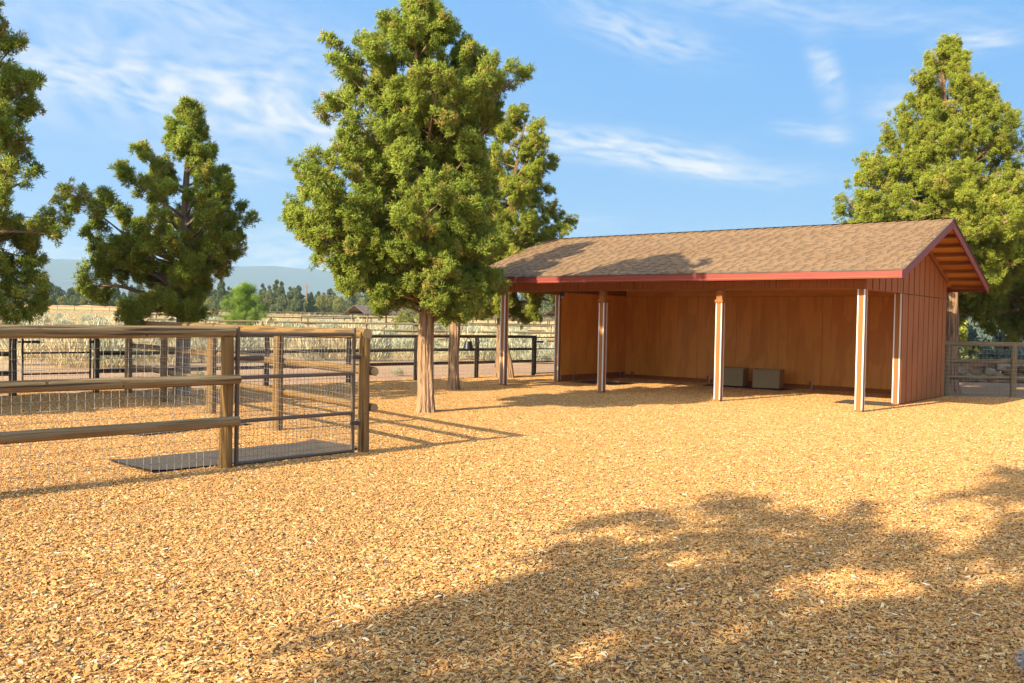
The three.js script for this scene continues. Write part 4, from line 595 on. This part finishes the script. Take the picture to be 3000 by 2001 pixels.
{
  const rnd = mulberry(2024), kinds = [['dark green pointed conifer in the far tree belt', [0.065, 0.1, 0.035], [0.13, 0.16, 0.045], 0], ['olive rounded juniper in the far tree belt', [0.13, 0.145, 0.04], [0.22, 0.215, 0.055], 1], ['yellow green bushy juniper in the far tree belt', [0.16, 0.18, 0.04], [0.27, 0.26, 0.06], 1], ['tall slim conifer in the far tree belt', [0.075, 0.105, 0.04], [0.145, 0.165, 0.05], 0]];
  const protos = kinds.map(([label, c0, c1, round], k) => { const t = thing('far_tree', label, 'tree', [0, 0, 0], 0, ['pointed conifers of the far belt', 'rounded olive junipers of the far belt', 'yellow green junipers of the far belt', 'slim conifers of the far belt'][k]); t.userData.base = 'far_tree'; part('trunk', tube([[0, -0.1, 0], [0.05, 2, 0], [0, 4.5, 0]], [0.22, 0.16, 0.05], 7, k, 0.1, 1, true), M.barkGrey, t); part('crown', farCrown(800 + k * 7, [7, 5.2, 4.6, 7.6][k], [1.9, 2.3, 2.4, 1.6][k], 1500, c0, c1, round), M.bush, t, 'stuff'); return t; });
  const first = [true, true, true, true];
  const put = (k, x, z, s, label, group) => { const y = ground(x, z) - 0.1; if (first[k] && !label) { first[k] = false; const o = protos[k]; o.position.set(x, y, z); o.scale.setScalar(s); return o; } return copy(protos[k], [x, y, z], rnd() * 6.28, s, label, group); };
  for (let i = 0; i < 170; i++) { const a = -0.6 + (i + rnd()) / 170 * 0.78, d = 222 + rnd() * 75, left = a < -0.34; put(Math.floor(rnd() * 4), a * d, -d, (left ? 0.75 : 0.82) + rnd() * 0.4); }
  put(1, -35.6, -110, 0.36, 'small round juniper beside the young pine on the plain', 'small junipers on the plain'); put(0, -64.2, -124, 0.3, 'small pointed juniper standing alone on the plain by the wire fence', 'small junipers on the plain');
  put(2, -7.2, -78, 0.5, 'low green juniper bush framed by the two bare trunks', 'small junipers on the plain'); put(2, -9.2, -79, 0.46, 'low green juniper bush just past the large bare trunk', 'small junipers on the plain'); put(1, -31, -104, 0.2, 'tiny olive juniper near the young pine', 'small junipers on the plain');
  for (const [x, z, s, k] of [[24, -48, 1.15, 1], [29, -52, 1.1, 0], [20.5, -50, 1.0, 2], [27, -45, 1.0, 0], [33, -56, 1.3, 1]]) put(k, x, z, s, ['dark conifer beyond the stone wall', 'olive juniper beyond the stone wall', 'yellow green juniper beyond the stone wall'][k], 'trees beyond the stone wall');
  // the wood that goes on behind
  const g = farCrown(950, 7, 2.3, 500, [0.07, 0.095, 0.05], [0.11, 0.13, 0.06], 0), N = 900, m = new THREE.InstancedMesh(g, M.bush, N), o = new THREE.Object3D();
  for (let i = 0; i < N; i++) { const a = -0.68 + rnd() * 0.9, d = 310 + Math.pow(rnd(), 1.4) * 900; o.position.set(a * d, Math.min(ground(a * d, d), 14) * 1 - 0.5, -d); o.rotation.y = rnd() * 6.28; const s = 0.8 + rnd() * 0.7; o.scale.set(s * 1.2, s, s * 1.2); o.updateMatrix(); m.setMatrixAt(i, o.matrix); }
  m.name = 'far_wood'; scene.add(m); tag(m, 'hazy conifer wood spreading below the mountain ridge', 'wood', null, 'stuff');
}
// paddock rails out on the plain
function paddock(label, pts, h, r, step, rows, m = M.logGrey) {
  const [x0, z0] = pts[0], f = thing('paddock_fence', label, 'fence', [x0, ground(x0, z0), z0], 0, 'paddock rails on the plain'), gy = (x, z) => ground(x, z) - ground(x0, z0);
  for (let i = 0; i < pts.length - 1; i++) {
    const [ax, az] = pts[i], [bx, bz] = pts[i + 1], L = Math.hypot(bx - ax, bz - az), n = Math.max(1, Math.round(L / step));
    for (let k = 0; k < n; k++) { const p = [lerp(ax, bx, k / n), lerp(az, bz, k / n)], q = [lerp(ax, bx, (k + 1) / n), lerp(az, bz, (k + 1) / n)]; for (const y of rows) part('rail', tube([[p[0] - x0, gy(...p) + y, p[1] - z0], [q[0] - x0, gy(...q) + y, q[1] - z0]], [r, r * 0.95], 7), m, f); }
    for (let k = i ? 1 : 0; k <= n; k++) { const x = lerp(ax, bx, k / n), z = lerp(az, bz, k / n); const o = part('post', tube([[0, -0.1, 0], [0, h - 0.02, 0]], [r * 1.15, r * 1.1], 7), m, f); o.position.set(x - x0, gy(x, z), z - z0); }
  }
}
paddock('low two-rail paddock fence just past the rear fence, by the tall gate post', [[-30, -44], [-13.5, -48], [3, -52]], 1.08, 0.06, 3.2, [1.05, 0.6]);
paddock('long rail paddock fence with a corner post behind the rabbitbrush', [[-24.5, -62], [-13.4, -63.5], [2.6, -68]], 1.15, 0.065, 3.4, [1.12, 0.6]);
paddock('wide paddock rail running behind the shed end opening', [[-4, -74], [14, -80]], 1.15, 0.065, 3.6, [1.12, 0.6]);
paddock('thin dark paddock rail on the middle of the plain', [[-36, -84], [-16, -88], [-14, -108]], 1.2, 0.055, 3.4, [1.17, 0.6], M.logDark);
paddock('dark pipe paddock fence in front of the open shelters', [[-21, -92], [16, -98]], 1.3, 0.05, 3, [1.27, 0.7], M.logDark);
paddock('second dark pipe fence close to the open shelters', [[-10, -108], [22, -112]], 1.35, 0.05, 2.6, [1.32, 0.7], M.logDark);
paddock('pale wire and post boundary fence at the edge of the wood', [[-52, -168], [38, -178]], 1.3, 0.05, 4, [1.28, 0.7]);
paddock('wire fence with thin posts below the orange earth bank', [[-104, -190], [-47, -172]], 1.4, 0.07, 4.2, [1.35, 0.7]);
function shelter(x, z, turn, label, s) {
  const t = thing('open_shelter', label, 'shelter', [x, ground(x, z), z], turn, 'open shelters on the plain');
  for (const [px, pz] of [[-2.4, -1.6], [2.4, -1.6], [-2.4, 1.6], [2.4, 1.6]]) part('post', tube([[px, -0.05, pz], [px, 2.15, pz]], [0.1, 0.09], 8), M.logTan, t);
  for (const sd of [1, -1]) { const g = box(6.4, 0.06, 2.4, 0, 0, 0, 'x'); g.rotateX(sd * 0.42); g.translate(0, 2.55, sd * 1.08); part('roof_slope', g, std({ color: rgb(0.16, 0.1, 0.08), roughness: 0.5 }), t); }
  for (const pz of [-1.6, 1.6]) part('beam', box(5.6, 0.14, 0.1, 0, 2.2, pz, 'x'), M.logDark, t);
  t.scale.setScalar(s); return t;
}
shelter(-12.6, -86, 0.75, 'brown roofed open shelter half hidden by the large juniper crown', 0.8); shelter(6.6, -104, 0.7, 'brown roofed open shelter seen through the shed end opening', 0.85);
{ // utility pole with wires, house, hoop house, earth bank
  const p = thing('utility_pole', 'tall brown utility pole rising above the far trees', 'pole', [-63, ground(-63, -282), -282]); part('shaft', tube([[0, -0.1, 0], [0.05, 5, 0], [0, 9.6, 0]], [0.2, 0.17, 0.13], 10), std({ color: rgb(0.3, 0.17, 0.09) }), p); part('crossarm', box(2.2, 0.14, 0.12, 0, 8.6, 0, 'x'), std({ color: rgb(0.3, 0.17, 0.09) }), p);
  for (const [y, k] of [[8.7, -0.9], [7.2, 0]]) part('cable', tube([[k, y, 0], [-40, y - 1.2, 30], [-85, y - 0.2, 55]], [0.03, 0.03, 0.03], 4, 0, 0, 1, false, 16), std({ color: rgb(0.5, 0.5, 0.5) }), p);
  const h = thing('farm_house', 'small white gabled house among the far trees', 'house', [-85, ground(-85, -322), -322], 0.6), white = std({ color: rgb(0.78, 0.77, 0.74) });
  part('wall', box(9, 3.2, 6.5, 0, 1.6, 0), white, h); for (const sd of [1, -1]) { const g = box(9.8, 0.15, 4.3, 0, 0, 0, 'x'); g.rotateX(sd * 0.6); g.translate(0, 4.35, sd * 1.75); part('roof_slope', g, std({ color: rgb(0.3, 0.29, 0.28) }), h); }
  for (const sx of [1, -1]) { const g = new THREE.ExtrudeGeometry(new THREE.Shape([new THREE.Vector2(-3.25, 0), new THREE.Vector2(3.25, 0), new THREE.Vector2(0, 2.2)]), { depth: 0.15, bevelEnabled: false }); g.rotateY(Math.PI / 2); g.translate(sx * 4.4, 3.2, 0); part('gable', g, white, h); }
  for (const x of [-2.6, 0, 2.6]) part('window', box(1, 1.2, 0.06, x, 1.8, 3.27), std({ color: rgb(0.05, 0.06, 0.07), roughness: 0.2 }), h); part('door', box(1, 2.05, 0.06, -4, 1.03, 3.272), std({ color: rgb(0.3, 0.2, 0.15) }), h);
  const hh = thing('hoop_house', 'white plastic hoop house beyond the orange earth bank', 'greenhouse', [-153, ground(-153, -275), -275], 0.3), arc = new THREE.CylinderGeometry(2.6, 2.6, 14, 24, 1, false, 0, Math.PI); arc.rotateZ(Math.PI / 2); arc.rotateX(0); arc.rotateX(-Math.PI / 2 + Math.PI / 2); part('cover', arc, std({ color: rgb(0.8, 0.82, 0.85), side: THREE.DoubleSide, roughness: 0.5 }), hh); for (let k = -3; k <= 3; k++) { const o = part('hoop', new THREE.TorusGeometry(2.62, 0.04, 6, 24, Math.PI), M.zinc, hh); o.rotation.y = Math.PI / 2; o.position.x = k * 2.2; }
  const eb = [], ei = [], n = 60; for (let i = 0; i <= n; i++) for (let j = 0; j <= 8; j++) { const x = lerp(-150, -62, i / n), zc = lerp(-228, -205, i / n), v = j / 8, w = Math.sin(v * Math.PI) * (1.5 + 0.9 * fbm(i * 0.35, j * 0.5, 3, 3)) * smooth(0, 0.06, i / n) * smooth(1, 0.9, i / n); eb.push(x, ground(x, zc) - 0.05 + w, zc - 3 + v * 6); } for (let i = 0; i < n; i++) for (let j = 0; j < 8; j++) { const a = i * 9 + j; ei.push(a, a + 1, a + 9, a + 1, a + 10, a + 9); }
  const g = new THREE.BufferGeometry(); g.setAttribute('position', new THREE.Float32BufferAttribute(eb, 3)); g.setIndex(ei); g.computeVertexNormals(); tag(part('earth_bank', g, std({ color: rgb(0.5, 0.27, 0.12), roughness: 1 }), scene, 'structure'), 'long low bank of orange earth along the plain edge', 'bank');
}
{ // silvery plant at the corner of the yard
  const t = thing('silver_shrub', 'small silvery blue bristly plant at the edge of the shaded chips', 'plant', [2.62, 0, -4.2]); part('shoots', bladeBush(733, 900, 0.24, 0.2, 0.004, 0.9, [0.2, 0.25, 0.32], [0.34, 0.4, 0.46]), M.bush, t, 'stuff'); part('stems', twigStem(0.1).scale(0.4, 1, 0.4), M.dead, t);
}
scene.traverse((o) => { if (o.isMesh) { o.castShadow = true; o.receiveShadow = true; } });
renderer.render(scene, camera);
